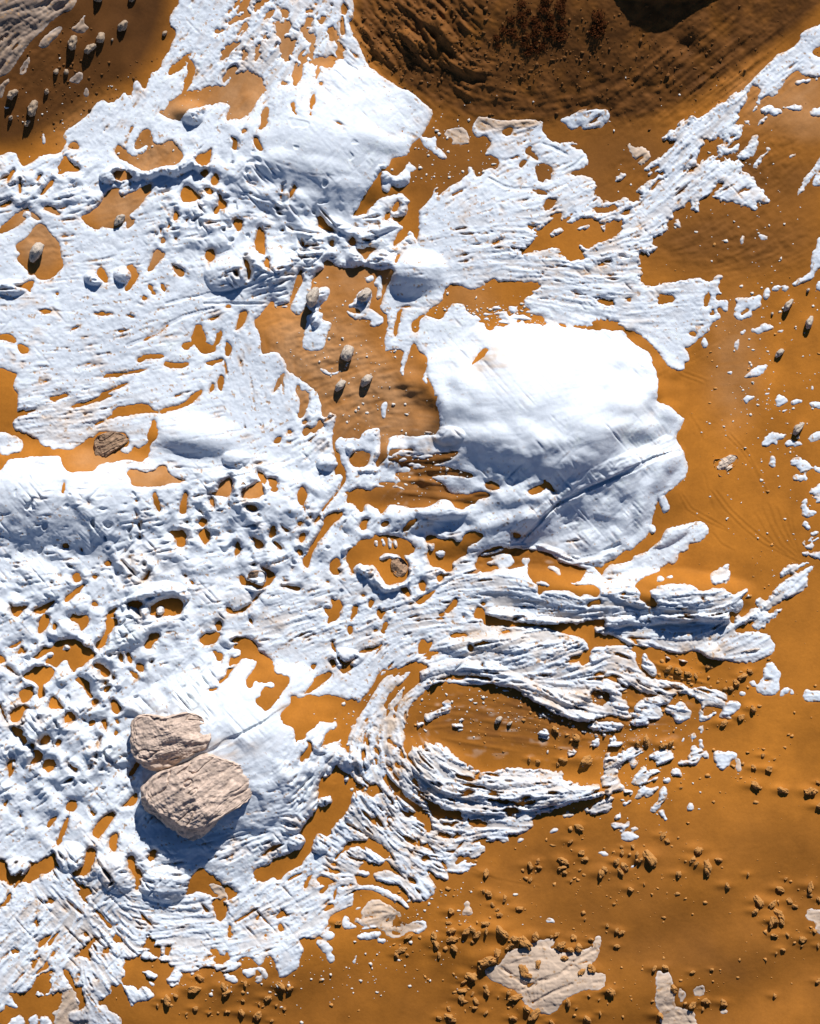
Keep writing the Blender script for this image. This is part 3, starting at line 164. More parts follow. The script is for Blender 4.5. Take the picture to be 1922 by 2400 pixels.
RELIEF = '''
@0 0 1
B 1275,960 345 235 300 0 1.05;1420,1010 190 120 120 -35 0.25;1500,1120 120 90 130 -20 0.2;755,330 235 200 185 10 0.62;130,1165 360 130 135 3 0.55;560,1725 250 200 250 -10 0.75;965,630 85 45 75 0 0.45;455,1025 120 60 50 5 0.3;1600,1385 190 50 80 5 0.42;1150,1240 190 40 60 -12 0.25;1330,1380 260 40 70 8 0.3;640,1180 150 90 90 0 0.25;1545,-95 230 90 120 0 .95;1250,1530 170 70 70 5 0.1;930,1065 60 40 40 0 0.2;620,630 110 60 70 0 0.25;440,260 50 30 30 0 0.2;1250,1850 260 40 50 4 0.1;1010,1790 140 60 110 20 0.2;1310,2320 150 110 90 15 0.12;1010,1200 150 40 50 -8 0.3;1200,1180 180 50 70 -15 0.2
N 283,2040 50 45 55 0 0.22;385,2068 62 40 50 0 0.24;45,2040 45 30 35 0 0.16;160,2010 50 40 35 0 0.16;210,2030 40 45 30 0 0.12;452,272 26 18 22 0 0.25;470,255 14 12 12 0 0.2;88,590 12 10 12 0 0.05;223,650 26 16 20 0 0.26;290,642 24 18 22 0 0.26;28,670 40 14 24 0 0.2;87,585 34 12 20 -15 0.3;532,640 52 36 44 0 0.22;520,1020 0 0 0 0 0;740,745 14 22 24 0 0.2;742,690 24 18 22 -30 0.2;860,685 20 16 22 0 0.14;840,605 30 22 20 0 0.2;893,610 34 20 20 0 0.2;915,590 26 14 14 0 0.1;745,1980 30 24 26 0 0.15;692,1974 18 16 20 0 0.14;840,1780 34 22 24 0 0.18;800,1770 40 24 30 0 0.18;755,1745 26 20 20 0 0.14;770,1085 30 20 20 0 0.25;1050,1020 40 20 26 0 0.16;1010,985 26 20 30 0 0.14;900,410 24 24 18 0 0.2;938,415 26 18 22 0 0.2;470,2290 0 0 0 0 0;555,1075 34 18 22 0 0.2;600,1370 30 16 18 0 0.18;600,1375 20 12 14 0 0.1;1035,1195 60 26 26 0 0.2;860,1330 30 14 20 0 0.14;810,1540 44 20 24 0 0.16;545,1500 30 14 18 0 0.12;150,1480 40 26 22 0 0.14;880,640 0 0 0 0 0;1180,1500 70 20 30 0 0.16;1080,1510 60 18 26 0 0.15;1660,1545 34 40 40 0 0.15;1565,1250 60 24 26 -25 0.15
R 13 .3;255,413 268,400 285,414;14 .34;318,408 335,397 352,408 375,396 405,400 430,388 455,380 476,390
R 12 .24;300,1415 340,1392 385,1378 418,1382 432,1396;10 .12;290,1450 340,1440 430,1440;9 .2;812,1290 835,1296 852,1310 868,1300 862,1340 905,1378 950,1372 958,1340;8 .12;820,1052 845,1100 880,1100 885,1065
R 14 .13;1015,1600 1060,1582 1120,1580 1180,1595 1222,1608 1250,1635 1290,1655 1330,1675 1380,1685;14 .14;950,1610 1000,1570 1080,1560 1160,1570 1240,1610 1330,1640 1430,1620
R 12 .12;980,1800 1040,1850 1130,1870 1240,1865 1330,1855 1400,1850;12 .14;1010,1870 1080,1895 1180,1900 1280,1880 1420,1855
R 20 .07;1180,1270 1230,1235 1290,1190 1360,1140 1450,1090 1560,1040;10 .1;1200,1285 1280,1290 1360,1320 1440,1300
R 10 .2;1150,1440 1230,1450 1330,1462 1430,1458 1560,1450 1700,1445
R 12 .16;770,520 850,555 930,520 965,440
R 12 .13;590,610 650,640 700,600;11 .14;845,1290 848,1330 880,1360
K 5 .07;300,810 360,785 390,762 435,740 500,723;4 .05;390,712 435,700 500,688;5 .07;480,695 540,683 600,665 655,642;4 .06;480,712 540,712 600,712 670,715;4 .05;1145,417 1180,437 1205,443 1250,443 1285,452;4 .06;1273,337 1296,346 1328,362;4 .05;1320,402 1350,385 1383,353;5 .06;750,1265 700,1310 720,1250
K 6 .12;1222,1265 1270,1215 1305,1180 1365,1150 1425,1125 1470,1105 1530,1075 1590,1060;5 .07;1200,1285 1250,1281 1300,1300 1340,1316 1400,1302 1450,1275;4 .05;1060,1360 1010,1385 980,1410
K 6 .08;700,1640 620,1690 540,1730 480,1765 420,1795 345,1835;4 .05;250,2155 270,2185 290,2210 312,2230 335,2250
K 5 .05;1170,2265 1205,2290 1235,2310;5 .05;1235,2310 1310,2285 1350,2250 1395,2225;4 .04;1225,2320 1280,2290 1330,2275;4 .04;1250,2350 1290,2325 1340,2305
K 4 .05;580,10 540,60 ;4 .05;620,35 700,75;4 .05;800,140 835,165;4 .05;785,170 810,195;5 .1;800,1385 780,1440
F 3 .014;1697,1018 1735,1055 1765,1098 1787,1140;3 .014;1710,1018 1750,1062 1775,1108 1795,1150;3 .013;1665,1150 1697,1195 1740,1238 1784,1273 1827,1296 1880,1322;3 .013;1677,1150 1712,1195 1752,1232 1796,1268 1840,1296;3 .013;1590,1160 1608,1195 1654,1222 1705,1245;3 .012;1597,1158 1620,1192 1664,1215 1700,1238;3 .01;1670,1250 1690,1275 1720,1290
F 3 .01;1800,1180 1815,1225 1840,1270 1870,1300;3 .01;1785,1190 1805,1235 1830,1280 1862,1302;3 .01;1820,1190 1835,1235 1855,1275 1870,1298;3 .01;1840,1200 1850,1240 1868,1290;3 .01;1770,1205 1795,1250 1825,1290;3 .01;1855,1220 1862,1260 1872,1295
F 4 .016;1535,875 1580,850 1630,830 1690,800;4 .016;1545,885 1590,862 1640,840;3 .014;1560,880 1605,868 1660,850;4 .016;1535,790 1560,830 1600,872 1650,890;4 .014;1520,780 1560,845 1595,880 1640,896;3 .012;1830,832 1880,815 1922,800;3 .012;1825,840 1890,818 1930,810;3 .01;1815,805 1850,795 1920,780;3 .01;1840,895 1870,890 1890,878;3 .009;1615,970 1640,1010 1645,1030;3 .009;1650,1110 1660,1160 1670,1190
F 4 .012;1060,2020 1160,2060 1260,2080;4 .012;1130,2160 1240,2090

L 990,1078 110 11 -3 .10;1035,1100 70 8 -8 .07;1000,1128 90 9 4 .08;1040,1165 120 10 6 .12;960,1185 60 8 -5 .06;1110,1160 50 9 -10 .08;930,1075 40 8 0 .05
B 1180,1045 135 54 46 4 0.168;1110,1020 68 35 35 0 0.105;1225,1000 46 19 30 20 0.063;1280,1035 62 30 40 10 0.084;1330,1085 81 32 46 -15 0.084;1400,1010 94 35 49 -12 0.095;1470,1000 68 27 40 -20 0.074;1360,980 54 24 35 0 0.053;1520,1010 54 24 32 -15 0.063;1240,1075 54 24 32 0 0.063;1130,975 40 19 27 0 0.053;1450,940 108 27 40 -20 0.053;1560,960 54 24 32 0 0.063
B 1545,1110 30 68 54 20 0.14250000000000002;1500,1190 24 68 61 15 0.126;1460,1230 24 61 61 15 0.126;1420,1200 30 54 54 20 0.0945;1580,1075 27 40 40 30 0.0945;1380,1260 32 40 40 10 0.0945;1520,1080 27 46 40 25 0.0945
B 640,380 68 32 40 0 0.105;560,400 54 27 40 0 0.126;700,470 59 27 40 0 0.126;800,440 54 24 40 0 0.084;630,460 49 27 35 0 0.126;880,330 68 27 35 20 0.053;760,400 81 30 46 10 0.063
L 1080,1660 120 7 6 0.023;1150,1690 150 8 10 0.027;1240,1660 110 7 14 0.023;1060,1700 90 6 -8 0.023;1180,1725 120 7 8 0.023;1300,1700 90 6 12 0.027;1120,1745 110 6 10 0.023;1260,1745 110 6 8 0.023;1370,1730 80 6 8 0.023;1030,1655 60 6 -30 0.023;1430,1690 80 8 15 0.06;1500,1660 70 8 12 0.06;1560,1560 60 7 10 0.06;1610,1590 60 7 14 0.06;1540,1600 50 6 5 0.05
'''
GUIDES = '''
330,300 400,180 480,60 520,0
430,250 520,130 600,0
560,250 640,140 720,20
640,300 700,150 760,20
800,140 900,230 990,300
640,260 800,330 960,400
600,420 760,470 900,450
1490,480 1600,350 1700,250 1800,150 1900,60
1300,500 1420,440 1550,330
1560,480 1680,380 1780,320
1100,560 1200,545 1320,560 1480,500
1050,470 1150,400 1300,340
1250,640 1400,660 1600,650
1300,740 1400,770 1520,850
1450,720 1600,700
0,640 200,620 500,560
300,760 450,700 600,650
0,760 200,770 420,720
50,960 250,930 480,890
200,890 400,850
0,1090 200,1080 400,1090
0,1250 150,1240 330,1210 480,1180
0,1380 200,1350 400,1290 560,1260
50,1480 250,1400 430,1350
500,1380 620,1350 700,1330
480,1490 620,1460 760,1420 900,1370
600,1560 760,1490 900,1440
560,820 580,920
480,1240 620,1220
700,1320 800,1200 850,1100
900,1420 1000,1380 1100,1350 1230,1290
1000,1030 1200,1060 1400,990
1230,1270 1330,1160 1460,1100 1600,1040
1280,1310 1400,1330 1500,1290 1560,1240
1080,1350 1200,1350 1330,1400 1500,1420
980,1440 1100,1430 1300,1450 1500,1450 1700,1440
1000,1540 1150,1490 1300,1470
1080,1535 1200,1500 1320,1470 1420,1440
1150,1575 1280,1535 1400,1495
1240,1590 1340,1560 1440,1520
1450,1520 1560,1570 1700,1620
920,1640 960,1600 1100,1570 1250,1600 1330,1660 1420,1680
780,1820 850,1680 930,1580 1000,1540
720,1890 790,1780 850,1660 900,1560
930,1700 960,1780 1050,1850 1200,1870 1400,1840 1500,1790
880,1720 890,1810 960,1890 1070,1930 1250,1930 1400,1880
830,1760 860,1850 930,1950 1040,2020
790,1870 880,1960 980,2090
700,1930 800,2000 900,2060
960,1990 1040,2010 1120,1970
690,2160 800,2100 900,2060
0,1560 100,1480 200,1440
40,1700 150,1620
60,1850 200,1760 300,1680
200,1950 260,1880 320,1800
560,1900 650,1880
50,2300 150,2180 250,2080
150,2080 250,2200 330,2320
330,2080 420,2100 560,2060
350,2230 500,2210 650,2180
560,2130 620,2060 680,2020
600,2300 720,2220
500,2300 600,2260
1450,1590 1560,1640 1680,1650
1450,1830 1560,1760 1650,1740
1880,1310 1780,1400 1680,1480
1400,280 1550,190 1700,80 1800,-20
1500,60 1600,100 1750,0
850,20 920,110 1000,200 1100,270
950,0 1020,90 1080,180
1050,180 1200,210 1350,190
0,60 80,20 200,-60
30,180 120,90 220,0
-60,250 20,180 60,130
'''
ROCKS = '''
@0 0
82,1 6;108,0 4.5;100,23 6;83,33 4.8;92,34 1.6;61,38 6;74,42 5.4;47,60 3;55,60 2.8;133,27 2.6;12,79 5;39,76 3;28,90 6;10,97 2.5;23,101 3.4;8,113 -4
@0 480
97,12 4.6;76,59 -4;30,38 7
@480 480
116,120 6;131,142 5;110,146 5;92,112 -4;88,75 6.5;130,73 5
@1422 480
147,81 4.2;164,95 4.6;140,120 3.3;134,88 1.3;163,69 1.6
@960 1440
72,85 3;81,88 1.8
@1422 960
155,15 4.6
'''
CLODS = '''
@960 1440
118,93 4;135,100 5;143,118 7;123,117 2.5;126,118 2.5;97,117 2.5;104,119 3;120,121 2;90,74 2;76,111 1.2
@1422 1440
118,76 4;109,83 4;95,88 4.5;46,106 4;32,102 5;25,104 3.5;52,104 4;120,138 5;142,142 4.5;131,125 4;119,124 3;126,114 2.5;165,143 5;172,155 4.5;171,136 2.5;50,44 4;58,46 4;66,48 4;72,50 3;110,50 4;105,56 4;116,46 3;100,60 3.5;82,42 3;60,140 1.5;136,117 1.5
@0 1900
162,135 5;158,144 6;136,152 5;158,160 3;128,157 2;142,149 3;169,164 1.5;151,164 1.5
@480 1900
15,142 4.5;18,147 4;33,140 3.5;62,142 5;69,144 4;51,152 4;31,154 2;44,157 2;47,159 1.5;58,158 2;64,161 2;30,164 4;19,163 2;4,164 1.5;43,166 6;54,171 2.5;165,102 4;159,113 4;155,117 3;164,117 2;108,91 4
@960 1900
137,13 4;130,25 3;139,34 4;142,39 3.5;104,41 3.5;98,45 4;105,46 3;125,41 5;124,46 4;126,50 3;158,47 3.5;155,51 5;62,51 4;98,56 2.5;131,57 2;138,48 1.5;64,67 4;60,65 2;77,71 4;67,76 2.5;89,79 3.5;73,84 3;71,80 2;34,82 4;32,91 2.5;34,97 5;34,104 5;36,111 4;20,102 4;21,107 5;22,111 3;24,117 3.5;46,97 4;51,96 4;54,100 5;51,106 2;62,91 4;62,97 3;74,97 7;85,103 4;93,106 6;102,101 5;83,108 3;79,111 2.5;64,121 8;71,115 5;57,126 4;50,134 6;44,139 3;43,146 4;42,152 4;62,143 3.5;63,147 4;51,149 2;80,147 3;86,151 5;54,155 4;53,160 3;62,164 3;84,157 2;95,160 5;100,165 6;84,168 4;32,161 3;32,167 4;34,170 4;24,168 2.5;72,151 1.5;119,100 3;115,102 2;122,109 5;133,103 4;137,110 5;130,112 4;147,104 3;148,109 2;125,119 4;104,124 4;93,129 6;95,133 4;90,127 4;147,128 5;139,130 4;162,145 4;145,149 2;153,152 1.5;128,154 4;135,159 1.5;154,163 2;144,168 4;115,171 3;167,41 3;142,88 1.5;160,93 2
@1422 1900
45,20 3.5;49,24 3;74,31 5;69,39 4.5;72,42 3;81,45 6;90,39 4;58,51 3.5;97,60 4;114,51 2.5;145,55 2;140,63 4.5;165,61 5;164,68 2.5;172,72 3;123,73 5;120,81 4;134,75 4.5;148,73 3.5;152,77 3;139,83 5;133,89 4;141,89 4;136,88 4;135,100 3;142,112 3;137,115 2;168,97 3;171,109 2.5;159,104 4;12,34 3.5;8,41 3;14,44 5;11,49 4;24,35 4;27,39 3;35,38 7;21,29 3;12,29 2;19,63 3.5;30,59 1.5;8,96 3;12,98 3;8,109 3;38,127 4;47,126 4;54,143 5;69,130 2.5;85,128 2;70,157 4;80,154 4;78,161 2;95,156 4;43,165 5;3,145 4;136,150 3;171,138 3;6,75 1.5;158,109 2;146,100 2
'''
SHRUBS = '''
@960 0
82,20 5;90,8 4;90,17 5;95,14 3;92,24 4;76,28 5;82,29 4;100,20 4;103,25 6;107,12 6;110,5 5;113,18 4;112,23 5;120,10 5;122,15 4;122,23 5;118,31 6;122,32 5;110,31 5;114,29 4;100,32 4;93,33 4;85,34 4;70,34 4;71,40 3;92,39 4;97,42 4;95,46 4;103,43 4;107,40 4;101,38 3;123,5 4;151,17 6;152,24 8;150,30 7
'''
T0 = time.time()
rng = np.random.default_rng(7)
STEP = 2.0; MARG = 150.0
NX = int((W0 + 2*MARG)/STEP) + 1; NY = int((H0 + 2*MARG)/STEP) + 1
U = -MARG + STEP*np.arange(NX); V = -MARG + STEP*np.arange(NY)
UU, VV = np.meshgrid(U, V)
UU = UU.astype(np.float32); VV = VV.astype(np.float32)
fy = np.fft.fftfreq(NY)[:, None]; fx = np.fft.rfftfreq(NX)[None, :]
F2 = (fy*fy + fx*fx).astype(np.float32)

def blur(a, s):
    return np.fft.irfft2(np.fft.rfft2(a)*np.exp(-2*np.pi**2*s*s*F2), s=a.shape).astype(np.float32)
def noise(s, seed):
    n = blur(np.random.default_rng(seed).standard_normal((NY, NX)).astype(np.float32), s)
    return (n - n.mean())/n.std()
def chaikin(p, n=2):
    p = np.asarray(p, float)
    for _ in range(n):
        q = np.roll(p, -1, 0)
        a = .75*p + .25*q; b = .25*p + .75*q
        p = np.empty((2*len(a), 2)); p[0::2] = a; p[1::2] = b
    return p
def inpoly(p, uu, vv):
    r = np.zeros(uu.shape, bool)
    x0, y0 = p[-1]
    for x1, y1 in p:
        if y0 != y1:
            c = (vv > min(y0, y1)) & (vv <= max(y0, y1))
            r ^= c & (uu < (x1 - x0)*(vv - y0)/(y1 - y0) + x0)
        x0, y0 = x1, y1
    return r
def win(p, pad=0):
    p = np.asarray(p)
    i0 = max(int((p[:, 0].min() - pad + MARG)/STEP) - 1, 0); i1 = min(int((p[:, 0].max() + pad + MARG)/STEP) + 2, NX)
    j0 = max(int((p[:, 1].min() - pad + MARG)/STEP) - 1, 0); j1 = min(int((p[:, 1].max() + pad + MARG)/STEP) + 2, NY)
    return slice(j0, j1), slice(i0, i1)
def fillpoly(arr, p, val):
    s = win(p)
    if s[0].start >= s[0].stop or s[1].start >= s[1].stop: return
    m = inpoly(p, UU[s], VV[s]); arr[s][m] = val
def ptsof(s, ox, oy, k):
    return [(ox + float(a)*k, oy + float(b)*k) for a, b in (w.split(',') for w in s.split())]
TU = 500/172.7
def parse(txt):
    ox = oy = 0; k = TU
    for line in txt.splitlines():
        line = line.strip()
        if not line or line[0] == '#': continue
        if line[0] == '@':
            f = line[1:].split(); ox, oy = float(f[0]), float(f[1]); k = float(f[2]) if len(f) > 2 else TU
            continue
        yield line, ox, oy, k

# ---------------------------------------------------------------- which places are rock and which are sand
mask = np.zeros((NY, NX), bool); greyrock = np.zeros((NY, NX), np.float32)
for line, ox, oy, k in parse(SHAPES):
    op = line[0]
    for part in line[1:].split(';'):
        p = np.array(ptsof(part, ox, oy, k))
        if len(p) <= 6: p = p.mean(0) + (p - p.mean(0))*(1.3 if len(p) < 5 else 1.18)
        p = chaikin(p, 1 if k == 1 or len(p) <= 6 else 2)
        fillpoly(mask, p, op != 'S')
        if op == 'G': fillpoly(greyrock, p, 1)
def edt(m, R=36):
    """distance in cells to the nearest True cell of m, capped at R"""
    idx = np.arange(NX, dtype=np.float32)[None, :]
    l = np.maximum.accumulate(np.where(m, idx, -1e4), axis=1)
    r = np.minimum.accumulate(np.where(m, idx, 1e5)[:, ::-1], axis=1)[:, ::-1]
    g = np.minimum(np.minimum(idx - l, r - idx), R).astype(np.float32)**2
    d = g.copy()
    for k in range(1, R):
        d[k:] = np.minimum(d[k:], g[:-k] + k*k); d[:-k] = np.minimum(d[:-k], g[k:] + k*k)
    return np.minimum(np.sqrt(d), R)
SD = (edt(~mask) - edt(mask))*STEP
SD = blur(SD, .8)

# ---------------------------------------------------------------- direction in which the strata run
gp = []
for line in GUIDES.splitlines():
    p = np.array([[float(c) for c in w.split(',')] for w in line.split()]) if line.strip() else []
    for a, b in zip(p[:-1], p[1:]):
        n = max(int(np.hypot(*(b - a))/30), 1); th = math.atan2(b[1] - a[1], b[0] - a[0])
        for k in range(n + 1): gp.append((*(a + (b - a)*k/n), math.cos(2*th), math.sin(2*th)))
gp = np.array(gp, np.float32)
cu = np.linspace(U[0], U[-1], 120).astype(np.float32); cv = np.linspace(V[0], V[-1], 146).astype(np.float32)
CU, CV = np.meshgrid(cu, cv)
w = ((CU.ravel()[:, None] - gp[None, :, 0])**2 + (CV.ravel()[:, None] - gp[None, :, 1])**2 + 400)**-1.8
ca = ((w@gp[:, 2])/w.sum(1)).reshape(CU.shape); sa = ((w@gp[:, 3])/w.sum(1)).reshape(CU.shape)
def upsample(c):
    gx = (UU - U[0])/(U[-1] - U[0])*(c.shape[1] - 1.001); gy = (VV - V[0])/(V[-1] - V[0])*(c.shape[0] - 1.001)
    i = gx.astype(np.int32); j = gy.astype(np.int32); a = gx - i; b = gy - j
    return (c[j, i]*(1 - a) + c[j, i+1]*a)*(1 - b) + (c[j+1, i]*(1 - a) + c[j+1, i+1]*a)*b
th = .5*np.arctan2(upsample(sa), upsample(ca))
DX = np.cos(th).astype(np.float32).ravel(); DY = np.sin(th).astype(np.float32).ravel()
def lic(srcs, L):
    """streak several noise fields along the strata"""
    out = [s.ravel().copy() for s in srcs]; fl = [s.ravel() for s in srcs]
    bx = np.tile(np.arange(NX, dtype=np.float32), NY); by = np.repeat(np.arange(NY, dtype=np.float32), NX)
    for sg in (1, -1):
        x = bx.copy(); y = by.copy(); vx = DX*sg; vy = DY*sg
        for _ in range(L):
            x += vx; y += vy
            np.clip(x, 0, NX - 1, out=x); np.clip(y, 0, NY - 1, out=y)
            q = (y + .5).astype(np.int32)*NX + (x + .5).astype(np.int32)
            nx_, ny_ = DX[q], DY[q]; s = np.where(nx_*vx + ny_*vy < 0, -1, 1).astype(np.float32)
            vx = nx_*s; vy = ny_*s
            for o, f in zip(out, fl): o += f[q]
    res = []
    for o in out:
        o = o.reshape(NY, NX); o = blur(o, .7); res.append((o - o.mean())/o.std())
    return res
st_fine, st_mid = lic([noise(.75, 11), noise(1.55, 12)], 9)
st_long, st_big = lic([noise(1.35, 13), noise(5.0, 14)], 24)
n1 = noise(.7, 20)
n2, n4, n8, n16, n40 = noise(1.2, 21), noise(3, 22), noise(6, 23), noise(13, 24), noise(38, 25)
def slant(ang, along, across, seed):
    a = math.radians(ang); ca_, sa_ = math.cos(a), math.sin(a); p = fx*ca_ + fy*sa_; q_ = -fx*sa_ + fy*ca_
    n = np.random.default_rng(seed).standard_normal((NY, NX)).astype(np.float32)
    n = np.fft.irfft2(np.fft.rfft2(n)*np.exp(-2*np.pi**2*((along*p)**2 + (across*q_)**2)), s=n.shape).astype(np.float32)
    return n/n.std()
sl_a, sl_b = slant(48, 12, 1.0, 51), slant(-47, 12, 1.0, 52)
print('fields', time.time() - T0)

def zone(lst, default=0.0):
    z = np.full((NY, NX), default, np.float32)
    for x, y, rx, ry, v in lst:
        e = np.exp(-(((UU - x)/rx)**2 + ((VV - y)/ry)**2)**1.4)
        z = z + (v - z)*e
    return z
lumpy = zone([(200,1350,330,190,.11),(200,1690,320,260,.13),(650,1260,200,140,.10),(660,560,260,130,.12),(120,430,170,60,.09),(690,1880,140,110,.12),
              (300,1980,260,90,.06),(800,1000,150,80,.05),(1230,1090,200,100,.045),(600,1160,220,70,.11),(520,420,120,90,.1),(950,1290,140,100,.06),(1400,1180,140,120,.05)], .006)
streak = zone([(1300,1480,340,110,.10),(1200,1780,380,170,.11),(950,1950,260,170,.08),(1380,600,260,150,.06),(650,120,200,150,.05),(200,2200,320,200,.06),
               (1650,300,260,220,.045),(700,1450,320,80,.05),(1580,1430,200,55,.10),(600,2150,250,120,.045),(1500,1620,200,100,.09),(1750,1370,120,120,.08),(150,960,180,70,.05),(1050,1380,200,60,.05),(1280,950,300,160,.004),(760,330,200,130,.004),(540,1640,140,80,.004)], .006)
holes = zone([(620,120,200,150,1.5),(1000,1960,250,150,1.35),(200,2180,230,130,1.6),(150,1650,250,260,2.25),(250,1400,260,120,2.3),(600,520,250,150,2.0),(1250,1850,260,90,1.5),
              (1500,1620,180,90,1.4),(760,2050,150,100,1.6),(1380,620,250,120,2.2),(300,520,250,100,2.2),(650,1280,200,120,2.4),(850,1720,130,150,1.7),(1330,930,300,200,9),(560,1680,180,150,9),(1480,1420,300,60,2.0)], 2.9)
rough = zone([(1380,620,260,150,3.2),(1650,350,260,220,3.0),(1200,1780,400,180,3.0),(200,2200,300,180,3.0),(620,100,220,140,3.0),(1800,1200,150,400,2.2)], 1.1)
wisps = zone([(1190,735,170,45,.75),(1340,755,140,35,.3),(1000,1060,170,90,.45),(1180,1310,120,50,1.5),(1060,330,80,40,1.4),(1730,850,50,120,1.8),(1560,380,70,50,1.6),(560,1560,70,60,1.6),(1480,1760,90,60,2.0),(1550,1560,130,50,1.6),(850,1620,70,120,2.0)], 9)

D = SD + rough*(n1*.55 + n2*.5 + n4*.65 + st_fine*.75)*np.clip((30 - np.abs(SD))/20, 0, 1)
iso = zone([(150,1350,400,180,1),(160,1700,270,230,1),(420,1420,200,120,1),(640,1200,200,130,1),(560,560,260,130,.8),(300,1950,220,80,1),(850,1300,150,90,.6)], 0)
ni = noise(4.2, 26); ni2 = noise(2.6, 27)
D = np.minimum(D, (holes - ((1 - iso)*(.55*st_mid + .45*st_long + .45*n8) + iso*(.85*ni + .35*ni2 + .35*st_mid)))*9)
fleck = zone([(1300,940,320,220,9),(780,340,180,140,9),(560,1690,170,130,9),(130,1150,220,90,3.2),(1500,1180,110,120,9),(620,110,200,130,1.7),(1000,1960,260,150,1.7),(1350,620,260,120,2.0),(800,2130,140,60,1.6),(1080,1460,200,90,1.7),(1250,1800,300,110,1.65),(1350,1500,220,80,1.7),(1500,1600,160,80,1.7)], 2.35)
D = np.minimum(D, (fleck + 1.2*iso - (.75*st_fine + .45*st_mid + .4*n8))*5)
cross = zone([(200,2180,260,150,2.45),(620,2160,200,90,2.9),(680,110,170,110,2.6),(930,1980,220,140,2.7)], 4)
D = np.minimum(D, np.minimum(cross - .85*sl_a - .5*n8 - .35*n4, cross + .2 - .85*sl_b + .5*n8 + .35*n4)*5)
D = np.maximum(D, np.where(SD < 0, (.75*st_fine + .5*n4 + .45*n8 - wisps)*6, -99))
wisp2 = zone([(890,1720,110,170,.55),(1100,1590,260,60,.5),(1280,1630,220,50,.6),(1480,1570,170,70,.95),(970,1860,100,100,.5),(1180,1310,120,50,1.0),(960,1090,150,70,.9),(1620,330,200,120,1.5),(700,130,140,120,1.1),(560,1560,80,60,1.0),(1560,1620,160,70,1.2),(850,2150,90,60,.8),(1280,750,150,30,.7)], 9)
D = np.maximum(D, np.where(SD < 0, (.8*st_long + .35*st_fine + .35*n8 - wisp2)*5, -99))
edge = np.minimum(np.minimum(UU - U[0], U[-1] - UU), np.minimum(VV - V[0], V[-1] - VV))
D = np.minimum(D, (edge - 50 + 28*n16 + 10*n8)*.4)
D = blur(D, .4)

# ---------------------------------------------------------------- the lie of the land
def bump(lst, target, power, gain=1.0):
    for f in lst:
        x, y, rx, ru, rd, ang, h = f
        if h == 0: continue
        m = max(rx, ru, rd)*1.05
        s = win([(x - m, y - m), (x + m, y + m)])
        if s[0].start >= s[0].stop or s[1].start >= s[1].stop: continue
        a = math.radians(ang); dx = UU[s] - x; dy = VV[s] - y
        px = dx*math.cos(a) + dy*math.sin(a); py = -dx*math.sin(a) + dy*math.cos(a)
        wob = 1 + np.clip(.09*n16[s], -.1, .16) + .05*n8[s]
        r2 = ((px/rx)**2 + np.where(py < 0, py/ru, py/rd)**2)*wob
        target[s] += gain*h*np.clip(1 - r2, 0, None)**power
def stroke(lst, target, sign, power=1.0):
    for wd, h, p in lst:
        s = win(p, wd*1.5); best = np.full(UU[s].shape, 1e9, np.float32)
        for a, b in zip(p[:-1], p[1:]):
            ab = np.subtract(b, a); L = float(ab@ab) + 1e-6
            t = np.clip(((UU[s] - a[0])*ab[0] + (VV[s] - a[1])*ab[1])/L, 0, 1)
            best = np.minimum(best, (UU[s] - a[0] - t*ab[0])**2 + (VV[s] - a[1] - t*ab[1])**2)
        dist = np.sqrt(best)*(1 + .12*n8[s])
        target[s] = np.maximum(target[s], sign*h*np.clip(1 - (dist/wd)**2, 0, None)**power) if sign > 0 else \
                    np.minimum(target[s], sign*h*np.clip(1 - (dist/wd)**2, 0, None)**power)
ops = {c: [] for c in 'BNRKFL'}
for line, ox, oy, k in parse(RELIEF):
    for part in line[1:].split(';'):
        f = part.split(); op = line[0]
        if op in 'RKF': pass
        if op in 'BNL':
            x, y = f[0].split(','); ops[op].append([float(x), float(y)] + [float(q) for q in f[1:]])
    if line[0] in 'RKF':
        q = line[1:].split(';'); i = 0
        while i + 1 < len(q):
            wd, h = q[i].split(); ops[line[0]].append((float(wd), float(h), ptsof(q[i+1], ox, oy, k))); i += 2

def polydist(p):
    p = np.asarray(p, float); m = inpoly(p, UU, VV); best = np.full(UU.shape, 1e12, np.float32)
    for a, b in zip(p, np.roll(p, -1, 0)):
        ab = b - a; L = ab@ab + 1e-6
        t = np.clip(((UU - a[0])*ab[0] + (VV - a[1])*ab[1])/L, 0, 1)
        best = np.minimum(best, (UU - a[0] - t*ab[0])**2 + (VV - a[1] - t*ab[1])**2)
    return np.where(m, np.sqrt(best), 0)
HILL = [(835,-300),(835,60),(870,140),(920,190),(1000,245),(1100,282),(1300,288),(1440,296),(1540,276),(1620,240),(1700,190),(1800,120),(1900,40),(1990,-40),(2100,-300)]
HILL2 = [(-300,-300),(430,-300),(405,40),(375,130),(330,200),(235,235),(150,300),(60,355),(-300,390)]
M = np.zeros((NY, NX), np.float32)
hd = blur(polydist(HILL), 14); M += .0036*np.minimum(hd, 330)
hd2 = blur(polydist(HILL2), 8); M += .0034*np.minimum(hd2, 300)
bump(ops['B'], M, 1.5)
M += .03*n40
dune = blur(noise(10, 31), 30); dune /= dune.std()
band = slant(-22, 95, 26, 61)
M += (.022*dune + .085*band)*np.clip((VV - 1650)/400, 0, 1)
M -= .16*np.exp(-((UU - 1609)/26)**2 - ((VV - 112)/22)**2)      # the hollow in the brown slope
M = blur(M, 2.0)

